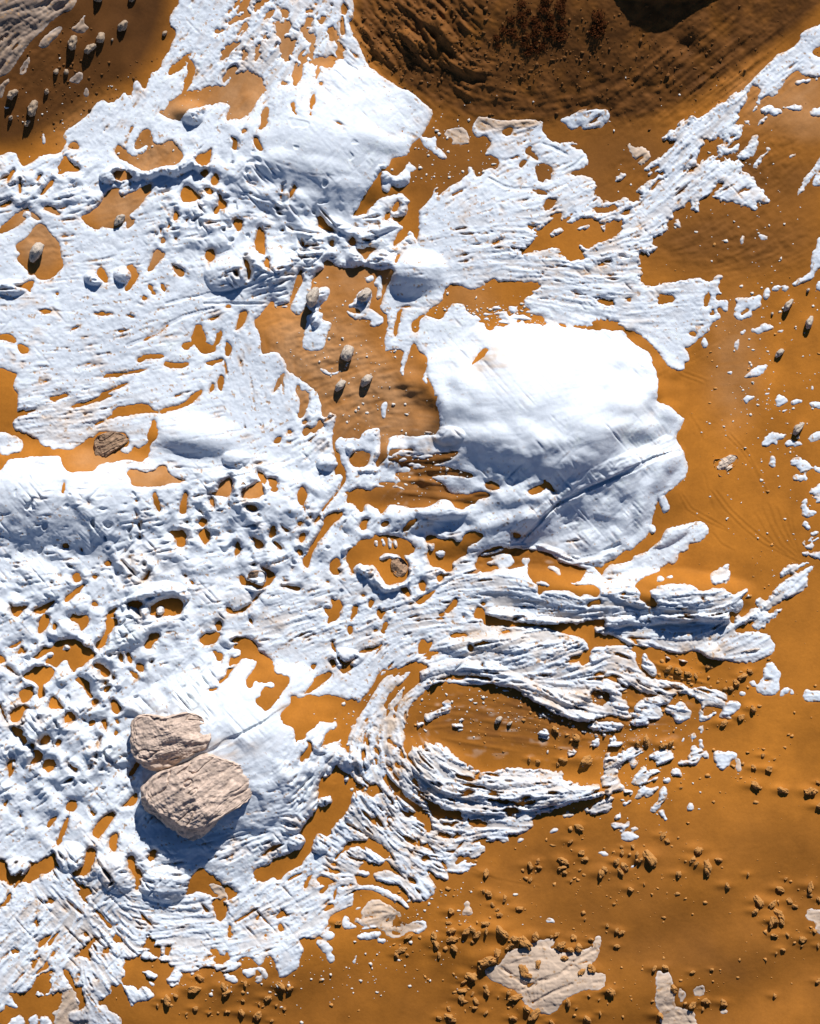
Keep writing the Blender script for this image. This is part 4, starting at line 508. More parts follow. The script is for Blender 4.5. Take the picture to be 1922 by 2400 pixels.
hillw = np.clip(hd/25, 0, 1); hill2w = np.clip(hd2/40, 0, 1)
SX = np.zeros((NY, NX), np.float32)                               # relief of the sand itself
bump([[f[0], f[1], f[2], f[3], f[3]*.8, f[4], f[5]] for f in ops['L']], SX, 1.0, .55)
tr = np.zeros((NY, NX), np.float32); stroke(ops['F'], tr, -1); SX += tr*.55
tr2 = np.zeros((NY, NX), np.float32)
stroke([(w_*1.0, h_*.9, [(x + w_*1.5, y - w_*.3) for x, y in p]) for w_, h_, p in ops['F']], tr2, 1); SX += tr2*.55
wrinkle = zone([(740,850,130,140,1),(870,930,120,90,1),(230,280,120,70,.8),(360,370,60,40,1),(300,500,50,40,.7),(100,560,50,60,.8),(960,1080,110,60,1.0),(560,240,60,50,.3),(1720,570,200,80,.8),(1780,380,120,80,.9),
                (1230,240,330,45,1.0),(1480,230,150,70,1.2),(1700,150,140,110,1.0),(1480,410,60,60,.5),(60,130,120,110,.6),(1240,1650,180,60,.4),(1180,1310,110,40,.8)], .05)
SX += wrinkle*(.007*st_fine + .003*n2 + .007*n4)*(1 - .5*hillw) + .0005*n2
sl_c = slant(-38, 30, 1.1, 62)
SX += zone([(1680,150,190,120,1),(1480,60,120,60,.3)], 0)*(.010*sl_c + .014*np.clip(sl_c - 1, 0, 2)) + hillw*.004*n1
SX += hillw*(.003*n4 + .010*n8 + .004*st_mid)*(.25 + wrinkle)
rk = zone([(900,80,110,110,.75),(1010,60,110,90,.8),(1080,170,70,60,.5)], 0)
SX += rk*(.10*np.clip(.9*st_big + .5*st_mid, -.3, 2) + .012*n4 + .02*st_fine)

# ---------------------------------------------------------------- things that lie on the ground
def read_spots(txt):
    out = []
    for line, ox, oy, k in parse(txt):
        for part in line.split(';'):
            xy, r = part.split(); x, y = ptsof(xy, ox, oy, k)[0]
            if float(r) > 0: out.append((x, y, float(r)*k))
    return out
rocks = read_spots(ROCKS); clods = read_spots(CLODS); shrubs = read_spots(SHRUBS)
for x, y, r in clods:                                             # sand banked up round each lump, with a tail to leeward
    m = r*4.5; s = win([(x - m, y - m), (x + m, y + m)])
    dx = UU[s] - x; dy = VV[s] - y
    SX[s] += .0042*r*np.exp(-((dx + r*.6)/(r*1.7))**2 - ((dy + r*.15)/(r*.8))**2)
for x, y, r in rocks:
    m = r*3; s = win([(x - m, y - m), (x + m, y + m)])
    SX[s] += .002*r*np.exp(-((UU[s] - x)**2 + (VV[s] - y)**2)/(r*1.5)**2)
ZS = M + SX
# ---------------------------------------------------------------- the white rock on top of the sand
rel = lumpy*np.clip(1.15 + .6*n8 + .75*n16 + .12*n4 + iso*(.25*ni - .1*n4), 0, 3.2)*(.85 - .08*iso)
tt = .75*st_long + .75*st_mid + .45*st_fine + .3*n8
terr = np.floor(tt) + np.clip((tt - np.floor(tt))*4.5 - 3.0, 0, 1) + .18*(tt - np.floor(tt))
rel += .52*streak*(1 - .8*iso)*np.clip(.95 + .62*terr + .16*st_fine, 0, 3)
big = np.zeros((NY, NX), np.float32); bump(ops['N'], big, .75); rel += big
rid = np.zeros((NY, NX), np.float32); stroke([(a*1.15, b, p) for a, b, p in ops['R']], rid, 1, .8); rel += rid*(.9 + .08*st_fine)
crk = np.zeros((NY, NX), np.float32); stroke(ops['K'], crk, -1, .8)
pits = np.clip(noise(3.2, 41) - 1.75, 0, .8)*zone([(130,1240,230,110,1),(300,1800,90,60,1),(170,1700,260,220,.6),(620,480,220,110,.9),(650,1240,180,90,.6),(700,400,160,110,.3)], 0)
smooth = zone([(1300,930,310,210,1),(780,330,180,130,.8),(570,1680,160,120,.9),(130,1120,240,70,.8),(450,1010,110,60,.8),(1480,1170,100,100,.6)], 0)
thick = np.clip(.026 + .34*lumpy + .3*streak, 0, .14)
hgt = thick + rel + crk - .34*pits
hgt = np.maximum(hgt, .015) + (.003*n2 + .0035*n4 - .012*np.clip(n2 - 1.5, 0, 2) - .02*np.clip(st_fine - 2.1, 0, 2))*(1 - np.clip(smooth, 0, .8))
flat = greyrock > .5
hgt = np.where(blur(greyrock, 2) > .5, .05 + .3*rel + 1.3*crk + .022*np.floor(1.3*n16 + .5*n8) + .012*st_mid + .006*st_fine + .009*n8 + .006*n4 + .003*n2 + hill2w*(.03*st_mid + .02*st_fine), hgt)
lam = 6.0 + 4*np.clip(n16, -1, 1.5)*(1 - iso) + 10*(blur(greyrock, 2) > .3)
lam = np.maximum(lam - 25*np.clip(streak, 0, .12), 2.6)
prof = 1 - np.exp(-np.clip(D, 0, 80)/lam)
ZC = np.where(D > 0, ZS*0 + M + prof*hgt + np.minimum(SX, 0)*0, M) + np.where(D <= 0, np.maximum(D, -14)*.012, 0)
ZC = np.where(D > 0, ZC, ZC)
near = np.exp(-np.abs(np.minimum(D, 0))/6)
SXc = SX*np.clip(-D/5, 0, 1)                                      # the sand lies level where it meets the rock
ZS = M + SXc - .03*np.clip(D/6, 0, 1)
print('relief', time.time() - T0)

# ---------------------------------------------------------------- colours of the materials themselves
def C(*c): return np.array(c, np.float32)
SAND = C(.43,.158,.019); TAN = C(.44,.225,.095); BROWN = C(.205,.08,.016); DARK = C(.155,.06,.014); RUST = C(.40,.13,.03)
def mixc(col, c, w): return col + (c - col)*np.clip(w, 0, 1)[..., None]
scol = np.tile(SAND, (NY, NX, 1)).astype(np.float32)
scol = mixc(scol, BROWN, zone([(1700,2240,480,300,.75),(1500,2040,460,130,.5),(1240,2330,500,90,.3),(1180,430,160,70,.75),(1040,400,90,130,.8),(1330,440,120,70,.75),(1240,390,330,110,.8),(1200,1680,230,90,.75),(900,1650,60,60,.3),(1500,1700,160,80,.3),(560,2330,300,70,.35),(1480,400,90,90,.8),(1880,2350,150,200,.5),(700,2350,400,80,.45),(1850,2100,150,120,.4)], 0)*(1 + .15*n16))
scol = mixc(scol, BROWN*.85, zone([(1710,560,260,100,1),(1800,400,160,120,1),(1850,330,120,60,.5),(1500,330,120,60,.6)], 0)*(.95 + .1*n16))
scol = mixc(scol, TAN, zone([(740,850,140,160,1),(880,930,120,100,1),(830,640,110,60,.7),(560,240,90,70,1),(420,270,60,45,1),(360,370,80,60,1),(290,490,80,60,.9),(90,550,70,80,1),(230,290,110,70,.45),(650,110,170,110,.9),
              (380,1120,100,40,.8),(370,590,70,60,.7),(230,1080,70,40,.6),(540,1150,90,40,.5),(960,1020,130,60,.9),(1100,700,60,40,.35),(1720,850,60,140,.55),(1000,1130,120,40,.4),(1840,230,120,70,.7),(1900,290,60,40,.6)], 0)*(.92 + .12*n8 + .08*st_fine))
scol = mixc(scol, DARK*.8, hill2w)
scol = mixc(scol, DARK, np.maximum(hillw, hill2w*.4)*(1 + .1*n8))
scol = mixc(scol, BROWN*.75, zone([(980,1075,120,30,.7),(960,1165,120,20,.8),(1120,1160,60,20,.7),(1230,1310,120,25,.4)], 0))
bas = zone([(1200,1690,260,80,1),(990,1090,150,80,.9),(1500,1650,140,70,.7),(1200,1310,120,40,.8)], 0)
scol = mixc(scol, C(.135,.052,.014), bas*np.clip(.35*st_mid + .35*st_long + .4*n8 + .1, 0, 1)*.6)
scol = mixc(scol, C(.60,.47,.36), bas*np.clip(.7*st_fine + .5*n4 - 1.1, 0, 1)*.7)
scol *= (1 + .07*n40 + .06*n16 + .04*n8 + .035*n4*.6 + .018*n1)[..., None]*(1 + .12*hillw*n4)[..., None]
scol = np.clip(scol, .004, .9)
WHITE = C(.735,.79,.86); GREY = C(.60,.455,.34); BEIGE = C(.62,.50,.40)
ccol = np.tile(WHITE, (NY, NX, 1)).astype(np.float32)
gsoft = blur(greyrock, 1.5)
ccol = mixc(ccol, GREY, gsoft)
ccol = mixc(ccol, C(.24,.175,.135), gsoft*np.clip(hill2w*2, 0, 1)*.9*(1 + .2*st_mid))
ccol = mixc(ccol, BEIGE, zone([(150,1000,120,40,.5),(280,1040,70,50,.6),(330,1330,90,50,.3),(1650,1525,90,30,.75),(1560,1610,140,40,.5),(1380,1650,120,30,.5),(1310,1640,110,25,.5),(1200,1620,140,25,.5),(980,1790,60,110,.4),(1250,1830,160,30,.35),
              (930,1690,40,120,.75),(960,1640,60,40,.6),(1430,1830,30,60,.7),(880,2150,90,50,.35),(180,2350,50,50,.5),(500,1750,120,25,.5),(660,1640,40,25,.6),(1150,840,60,50,.5),(1150,330,60,40,.6),(1280,780,60,14,.2),(1480,760,60,20,.4),(1000,1040,90,50,.5),(1270,1300,100,50,.3),(1690,1100,60,60,.3),(1780,1210,60,60,.3)], 0)*(.7 + .5*st_mid + .25*n4))
crev = np.clip(-.8*terr - .3 + .3*n8, 0, 1)*np.clip(streak/.06, 0, 1)
ccol = mixc(ccol, C(.56,.43,.31), crev*.55)
dust = np.clip(.55*n8 + .55*st_mid + .3*n40 - 1.15, 0, 1)*.35
ccol = mixc(ccol, C(.62,.50,.40), dust*np.clip(1 - D/40, 0, 1))
thin = np.clip(1 - np.clip(D, 0, 60)/(7 + 5*np.clip(n8, -1, 2)), 0, 1)*np.clip(.55 + .5*n4 + .3*n2, 0, 1)*(1 - smooth)
ccol = mixc(ccol, C(.52,.35,.21), thin*.6)
speck = np.clip((.8*n1 + .5*n2 + .5*st_fine - 1.25 - np.clip(D, 0, 60)/22)*2.5, 0, 1)*(1 - smooth)
ccol = mixc(ccol, C(.46,.27,.13), speck*.85)
ccol *= (1 + .02*n8 + .02*n2 + .015*n16)[..., None]
ccol = np.clip(ccol, .02, .86)
print('colours', time.time() - T0)

# ---------------------------------------------------------------- materials
def new_mat(name, rough_, bump_scale, bump_str, attr=True, base=(.5,.5,.5,1), var=.12, spec=.25, detail=6):
    m = bpy.data.materials.new(name); m.use_nodes = True; nt = m.node_tree; b = nt.nodes['Principled BSDF']
    b.inputs['Roughness'].default_value = rough_; b.inputs['Specular IOR Level'].default_value = spec
    tc = nt.nodes.new('ShaderNodeTexCoord')
    nz = nt.nodes.new('ShaderNodeTexNoise'); nz.inputs['Scale'].default_value = bump_scale; nz.inputs['Detail'].default_value = detail; nz.inputs['Roughness'].default_value = .65
    nt.links.new(tc.outputs['Object'], nz.inputs['Vector'])
    mp = nt.nodes.new('ShaderNodeMapRange'); mp.inputs['From Min'].default_value = .3; mp.inputs['From Max'].default_value = .7
    mp.inputs['To Min'].default_value = 1 - var; mp.inputs['To Max'].default_value = 1 + var
    nt.links.new(nz.outputs['Fac'], mp.inputs['Value'])
    mx = nt.nodes.new('ShaderNodeMix'); mx.data_type = 'RGBA'; mx.blend_type = 'MULTIPLY'; mx.inputs[0].default_value = 1
    if attr:
        at = nt.nodes.new('ShaderNodeAttribute'); at.attribute_name = 'tint'; nt.links.new(at.outputs['Color'], mx.inputs[6])
    else:
        mx.inputs[6].default_value = base
    nt.links.new(mp.outputs['Result'], mx.inputs[7]); nt.links.new(mx.outputs[2], b.inputs['Base Color'])
    bp = nt.nodes.new('ShaderNodeBump'); bp.inputs['Strength'].default_value = bump_str; bp.inputs['Distance'].default_value = .02
    nt.links.new(nz.outputs['Fac'], bp.inputs['Height']); nt.links.new(bp.outputs['Normal'], b.inputs['Normal'])
    return m
M_SAND = new_mat('desert_sand', .75, 18, .16, var=.06, spec=.12)
M_ROCK = new_mat('white_sandstone', .8, 11, .35, var=.03, spec=.2)
M_BOULD = new_mat('pinkish_sandstone', .9, 7, .9, attr=False, base=(.60,.46,.37,1), var=.38, spec=.15, detail=10)
M_BROKEN = new_mat('brown_broken_rock', .9, 9, .9, attr=False, base=(.34,.22,.14,1), var=.5, spec=.15, detail=10)
M_PALE = new_mat('pale_sandstone', .9, 9, .8, attr=False, base=(.66,.53,.42,1), var=.25, spec=.15, detail=8)
M_STONE2 = new_mat('weathered_stone', .9, 9, .8, attr=False, base=(.52,.44,.36,1), var=.4, spec=.15)
M_STONE = new_mat('beige_stone', .9, 9, .8, attr=False, base=(.40,.30,.21,1), var=.3, spec=.15)
M_CLOD = new_mat('orange_sandstone', .95, 10, .9, attr=False, base=(.52,.25,.075,1), var=.35, spec=.1)
M_DARKGRIT = new_mat('brown_grit', .95, 12, .5, attr=False, base=(.16,.07,.022,1), var=.3, spec=.1)
M_CHIP = new_mat('white_chips', .85, 12, .4, attr=False, base=(.72,.68,.62,1), var=.15, spec=.15)
M_SHRUB = new_mat('dark_rusty_twigs', .95, 14, .9, attr=False, base=(.085,.026,.008,1), var=.45, spec=.05)

# ---------------------------------------------------------------- building the ground meshes
def link(o): COL.objects.link(o); return o
def grid_mesh(name, us, vs, X_idx, Z, colr, keep, mat):
    """faces flagged in keep[j,i] between the columns us and rows vs"""
    ny, nx = Z.shape
    jj, ii = np.nonzero(keep)
    a = jj*nx + ii
    quads = np.stack([a, a + nx, a + nx + 1, a + 1], 1).ravel()
    used = np.zeros(nx*ny, bool); used[quads] = True
    remap = np.cumsum(used) - 1; ids = np.nonzero(used)[0]
    quads = remap[quads].astype(np.int32)
    co = np.empty((len(ids), 3), np.float32)
    co[:, 0] = (us[ids % nx] - W0/2)/100; co[:, 1] = (H0/2 - vs[ids//nx])/100; co[:, 2] = Z.ravel()[ids]
    org = Vector((float(co[:, 0].mean()), float(co[:, 1].mean()), 0))
    me = bpy.data.meshes.new(name)
    me.vertices.add(len(ids)); me.loops.add(len(quads)); me.polygons.add(len(quads)//4)
    if X_idx: co[:, 0] -= org.x; co[:, 1] -= org.y
    me.vertices.foreach_set('co', co.ravel())
    me.loops.foreach_set('vertex_index', quads)
    me.polygons.foreach_set('loop_start', np.arange(0, len(quads), 4, dtype=np.int32))
    try: me.polygons.foreach_set('loop_total', np.full(len(quads)//4, 4, np.int32))
    except Exception: pass
    me.update(calc_edges=True)
    me.polygons.foreach_set('use_smooth', np.ones(len(quads)//4, bool))
    at = me.attributes.new('tint', 'FLOAT_COLOR', 'POINT')
    c4 = np.ones((len(ids), 4), np.float32); c4[:, :3] = colr.reshape(-1, 3)[ids]
    at.data.foreach_set('color', c4.ravel())
    me.materials.append(mat)
    o = bpy.data.objects.new(name, me)
    if X_idx: o.location = org
    return link(o)
def sample(a, us, vs):
    i = np.clip(((np.asarray(us) - U[0])/STEP), 0, NX - 1.001); j = np.clip(((np.asarray(vs) - V[0])/STEP), 0, NY - 1.001)
    i0 = i.astype(int); j0 = j.astype(int); fi = i - i0; fj = j - j0
    if a.ndim == 3: fi = fi[..., None]; fj = fj[..., None]
    return (a[j0, i0]*(1 - fi) + a[j0, i0+1]*fi)*(1 - fj) + (a[j0+1, i0]*(1 - fi) + a[j0+1, i0+1]*fi)*fj
def axis(lo, hi, step):
    inner = np.arange(lo, hi + .1, step)
    out = np.cumsum(step*1.5**np.arange(1, 26)); out = out[out < 60000]
    return np.concatenate([(lo - out)[::-1], inner, hi + out])
xs = axis(-MARG, W0 + MARG, 3.0); ys = axis(-MARG, H0 + MARG, 3.0)
XS, YS = np.meshgrid(xs, ys)
zs = sample(ZS, XS, YS); ds = sample(D, XS, YS)
far = np.maximum(np.maximum(-MARG - XS, XS - W0 - MARG), np.maximum(-MARG - YS, YS - H0 - MARG))
zs = np.where(far > 0, zs*np.exp(-far/220), zs); ds = np.where(far > 0, -50, ds)
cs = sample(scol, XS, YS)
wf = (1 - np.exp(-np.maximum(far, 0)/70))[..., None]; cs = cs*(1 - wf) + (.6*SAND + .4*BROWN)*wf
q = np.minimum(np.minimum(ds[:-1, :-1], ds[1:, :-1]), np.minimum(ds[:-1, 1:], ds[1:, 1:]))
keep = q < 9
hl = sample(hd, XS, YS)[:-1, :-1] > 3
hl &= (far[:-1, :-1] <= 0)
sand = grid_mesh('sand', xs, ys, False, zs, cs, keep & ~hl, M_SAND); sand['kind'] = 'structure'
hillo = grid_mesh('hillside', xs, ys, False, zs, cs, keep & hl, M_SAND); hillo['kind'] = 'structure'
print('sand', time.time() - T0, keep.sum())

# connected pieces of white rock
def components(m):
    par = []
    def find(a):
        while par[a] != a:
            par[a] = par[par[a]]; a = par[a]
        return a
    lab = np.full(m.shape, -1, np.int32); prev = []
    for j in range(m.shape[0]):
        r = m[j].astype(np.int8); df = np.diff(np.concatenate([[0], r, [0]]))
        st = np.nonzero(df == 1)[0]; en = np.nonzero(df == -1)[0]; cur = []; k = 0
        for a, b in zip(st.tolist(), en.tolist()):
            l = -1
            while k < len(prev) and prev[k][1] <= a: k += 1
            kk = k
            while kk < len(prev) and prev[kk][0] < b:
                f = find(prev[kk][2])
                if l < 0: l = f
                elif f != l: par[max(f, l)] = min(f, l); l = min(f, l)
                kk += 1
            if l < 0: l = len(par); par.append(l)
            lab[j, a:b] = l; cur.append((a, b, l))
        prev = cur
    root = np.array([find(i) for i in range(len(par))], np.int32)
    lab[lab >= 0] = root[lab[lab >= 0]]
    return lab
lab = components(D > 0)
cnt = np.bincount(lab[lab >= 0]); main = int(cnt.argmax())
for _ in range(4):                                                # let every label own its buried skirt
    for ax, sh in ((0, 1), (0, -1), (1, 1), (1, -1)):
        r = np.roll(lab, sh, ax); lab = np.where((lab < 0) & (D <= 0), r, lab)
rows, cols = np.nonzero((lab >= 0) & (D > 0)); ll = lab[rows, cols]
sx_ = np.bincount(ll, weights=U[cols]); sy_ = np.bincount(ll, weights=V[rows])
ids = [i for i in np.nonzero(cnt)[0] if i != main and cnt[i] >= 10]
cen = {i: (sx_[i]/cnt[i], sy_[i]/cnt[i]) for i in ids}
inview = [i for i in ids if 0 < cen[i][0] < W0 and 0 < cen[i][1] < H0]
inview.sort(key=lambda i: -cnt[i]); chosen = inview[:285]
owner = np.full(cnt.shape[0], 2, np.int32); owner[main] = 1
rest = set(ids) - set(chosen)
DOMES = [
 ('rock_dome', 'huge smooth bright white rock dome beside the orange sand at right, the biggest dome', 'rock dome',
  [(965,745),(995,720),(1060,697),(1140,760),(1250,757),(1390,765),(1460,775),(1535,850),(1545,895),(1535,930),(1609,986),(1580,1022),(1590,1040),(1460,1105),(1365,1150),(1270,1215),(1230,1260),(1130,1240),(1060,1190),(1100,1130),(1050,1080),(1010,1030),(985,960),(1000,880)]),
 ('rock_dome', 'white rock shoulder below the diagonal crack across the biggest dome', 'rock dome',
  [(1590,1040),(1617,1098),(1575,1145),(1540,1165),(1520,1250),(1470,1305),(1400,1330),(1310,1300),(1230,1262),(1270,1217),(1365,1152),(1460,1107)]),
 ('rock_dome', 'smooth fan-shaped white rock dome at the foot of the dark brown hillside', 'rock dome',
  [(690,200),(760,170),(850,110),(1018,263),(1003,289),(960,341),(960,362),(937,370),(890,402),(830,500),(780,500),(700,450),(600,380),(620,300)]),
 ('rock_dome', 'white rock mound under the two brown boulders', 'rock dome',
  [(330,1600),(480,1560),(610,1600),(690,1640),(665,1690),(690,1760),(740,1830),(750,1900),(720,1960),(600,1990),(560,2060),(450,2060),(330,1900),(300,1750)]),
 ('rock_dome', 'long pitted white rock mound at the left edge with bluish lower flank', 'rock dome',
  [(-140,1080),(0,1100),(130,1075),(300,1110),(330,1150),(300,1250),(240,1290),(0,1310),(-140,1310)]),
 ('rock_ledge', 'thick layered white rock ledge pointing into the orange sand, dark along its flank', 'rock ledge',
  [(1460,1395),(1540,1365),(1620,1370),(1700,1395),(1720,1450),(1800,1480),(1820,1520),(1760,1550),(1640,1530),(1480,1510),(1420,1470)]),
]
dome = np.zeros((NY, NX), np.int16)
for k, (_, _, _, p) in enumerate(DOMES): fillpoly(dome, chaikin(p, 2), k + 1)
q = np.maximum(np.maximum(D[:-1, :-1], D[1:, :-1]), np.maximum(D[:-1, 1:], D[1:, 1:]))
kc = q > -5
inner = (UU[:-1, :-1] > -60) & (UU[:-1, :-1] < W0 + 60) & (VV[:-1, :-1] > -60) & (VV[:-1, :-1] < H0 + 60)
fl = lab[:-1, :-1].copy()
for dj, di in ((1, 0), (0, 1), (1, 1)):
    o = lab[dj:NY - 1 + dj, di:NX - 1 + di]; fl = np.where(fl < 0, o, fl)
def rock_obj(name, keep, crop=True):
    if crop:
        j, i = np.nonzero(keep)
        if len(j) == 0: return None
        j0, j1, i0, i1 = j.min(), j.max() + 2, i.min(), i.max() + 2
        return grid_mesh(name, U[i0:i1], V[j0:j1], True, ZC[j0:j1, i0:i1], ccol[j0:j1, i0:i1], keep[j0:j1 - 1, i0:i1 - 1], M_ROCK)
    return grid_mesh(name, U, V, False, ZC, ccol, keep, M_ROCK)
ismain = kc & (fl == main)
bed = rock_obj('bedrock', ismain & (dome[:-1, :-1] == 0), False); bed['kind'] = 'structure'
def tag(o, label, cat, group=None, kind=None):
    if label: o['label'] = label
    if cat: o['category'] = cat
    if group: o['group'] = group
    if kind: o['kind'] = kind
    return o
for k, (nm, lb, ct, p) in enumerate(DOMES):
    o = rock_obj(nm, kc & (fl == main) & (dome[:-1, :-1] == k + 1))
    if o: tag(o, lb, ct)
print('bedrock', time.time() - T0, kc.sum())

# ---------------------------------------------------------------- loose pieces of white rock
REG = [(1750,80,'on the pale upper right corner slope'),(1840,330,'beside the dark patch at the right edge'),(1690,330,'along the diagonal band at upper right'),(1450,400,'on brown sand between upper right ledges'),
 (1080,360,'on brown sand below the dark hillside'),(1330,540,'in the brown upper right hollow'),(1700,560,'on the brown flat at upper right'),(1790,680,'in the row below the brown flat'),
 (1790,800,'on orange sand right of the biggest dome'),(1860,1010,'at the right edge beside the biggest dome'),(1890,1180,'in the chain down the right edge'),(1780,1370,'around the layered finger at right'),
 (1560,1340,'in the sandy bay below the biggest dome'),(1620,1600,'among broken ledges right of the curves'),(1840,1630,'on open sand at the right edge'),(1480,1820,'in the bone-white scatter at right'),
 (1250,1700,'inside the basin ringed by curved strata'),(1000,1720,'at the left rim of the basin'),(820,1700,'in the gully beside the boulder mound'),(1000,2000,'below the curved strata'),
 (850,2160,'along the bottom middle rock margin'),(580,2290,'below the rock margin near bottom left'),(330,2310,'at the lower left white fingertips'),(80,2380,'in the bottom left corner'),
 (1280,2250,'around the buried bottom slab'),(1620,2330,'near the bottom right slabs'),(1500,1960,'among the orange lumps'),(740,680,'in the tan middle hollow'),(800,900,'on the wrinkled tan middle sand'),
 (960,1080,'on the banded slope beside the biggest dome'),(1180,1300,'in the rusty hollow below the dome'),(870,1290,'in the orange pool with rock ring'),(560,250,'in the tan hollows near the top'),(330,390,'in the wrinkled upper left hollow'),
 (120,140,'on the dark upper left hillside'),(90,560,'in the left edge tan hollow'),(250,1030,'by the broken brown rock at left'),(380,1420,'in the lower left rock pan'),(120,1560,'in the lower left orange pools'),(480,2080,'below the shadow of the boulders'),(650,1560,'in the pools right of the boulders'),(700,110,'in the streaky rock at the top'),(1100,1480,'in the channel along the layered ledges')]
REGC = np.array([(a, b) for a, b, _ in REG], float)
def region(x, y): return int(((REGC[:, 0] - x)**2 + (REGC[:, 1] - y)**2).argmin())
ORD = ['', 'second ', 'third ', 'fourth ', 'fifth ', 'sixth ', 'seventh ', 'eighth ', 'ninth ', 'tenth ', 'eleventh ', 'twelfth ', 'thirteenth ', 'fourteenth ', 'fifteenth ', 'sixteenth ', 'seventeenth ', 'eighteenth ', 'nineteenth ', 'twentieth ']
def nth(k): return ORD[k] if k < len(ORD) else 'number %d ' % (k + 1)
byreg = {}
for i in chosen: byreg.setdefault(region(*cen[i]), []).append(i)
fl_flat = np.where(kc, fl, -1)
order = np.argsort(fl_flat.ravel(), kind='stable'); sv = fl_flat.ravel()[order]
def cells_of(i):
    a, b = np.searchsorted(sv, i), np.searchsorted(sv, i, 'right'); return order[a:b]
def shape_word(i):
    c = cells_of(i); x = (c % (NX - 1)).astype(float); y = (c//(NX - 1)).astype(float)
    cv_ = np.cov(np.stack([x, y])) if len(c) > 3 else np.eye(2); w_, e = np.linalg.eigh(cv_)
    asp = math.sqrt(max(w_[1], .1)/max(w_[0], .1)); a = math.degrees(math.atan2(e[1, 1], e[0, 1])) % 180
    if asp < 1.45: s = 'compact'
    else: s = ('thin ' if asp > 2.6 else 'oblong ') + ('upright' if 67 < a < 113 else 'left-leaning' if 23 < a <= 67 else 'right-leaning' if 113 <= a < 157 else 'level')
    return s
def small_rock(name, i, skip=False):
    c = cells_of(i); j = c//(NX - 1); ii = c % (NX - 1)
    j0, j1, i0, i1 = j.min(), j.max() + 2, ii.min(), ii.max() + 2
    kp = np.zeros((j1 - j0 - 1, i1 - i0 - 1), bool); kp[j - j0, ii - i0] = True
    return grid_mesh(name, U[i0:i1], V[j0:j1], True, ZC[j0:j1, i0:i1], ccol[j0:j1, i0:i1], kp, M_ROCK)
for r, lst in byreg.items():
    lst.sort(key=lambda i: -cnt[i])
    for k, i in enumerate(lst):
        x, y = cen[i]; grey = sample(gsoft, [x], [y])[0] > .4
        a = cnt[i]*STEP*STEP
        nm = 'rock_slab' if a > 5000 else 'rock_fragment'
        size = 'largest' if k == 0 else nth(k) + 'largest'
        lb = '%s %s %s, %s %s' % (shape_word(i), 'greyish' if grey else 'white', 'slab' if a > 5000 else 'fragment', size, REG[r][2])
        tag(small_rock(nm, i), lb, 'rock', 'loose pieces of pale rock lying in the sand')
kr = np.isin(fl, np.array(sorted(rest), np.int32)) & kc
if kr.any():
    o = rock_obj('rock_rubble', kr, False); tag(o, 'tiny white rock crumbs scattered over the sand between the larger pieces', 'rubble', None, 'stuff')
print('pieces', time.time() - T0, len(chosen), len(rest))

# ---------------------------------------------------------------- boulders, stones, lumps and shrubs
def hash3(ix, iy, iz, seed):
    h = (ix*374761393 + iy*668265263 + iz*1274126177 + seed*974634777) & 0xffffffff
    h = ((h ^ (h >> 13))*1274126177) & 0xffffffff
    return ((h ^ (h >> 16)) & 0xffff)/32767.5 - 1
def vnoise(p, seed):
    p = np.asarray(p, float); i = np.floor(p).astype(np.int64); f = p - i; f = f*f*(3 - 2*f); r = 0
    for a in (0, 1):
        for b in (0, 1):
            for c in (0, 1):
                wt = (f[:, 0] if a else 1 - f[:, 0])*(f[:, 1] if b else 1 - f[:, 1])*(f[:, 2] if c else 1 - f[:, 2])
                r = r + wt*hash3(i[:, 0] + a, i[:, 1] + b, i[:, 2] + c, seed)
    return r
def fbm(p, seed, o=4):
    r = 0; a = 1
    for k in range(o): r = r + a*vnoise(np.asarray(p)*2**k, seed + k); a *= .5
    return r
def mesh_from(name, co, faces, mat, smooth=True):
    me = bpy.data.meshes.new(name); me.from_pydata([tuple(c) for c in co], [], faces); me.update()
    me.polygons.foreach_set('use_smooth', np.full(len(me.polygons), smooth)); me.materials.append(mat); return me
def ico(n):
    bm = bmesh.new(); bmesh.ops.create_icosphere(bm, subdivisions=n, radius=1)
    co = np.array([v.co[:] for v in bm.verts]); fc = [tuple(v.index for v in f.verts) for f in bm.faces]; bm.free(); return co, fc

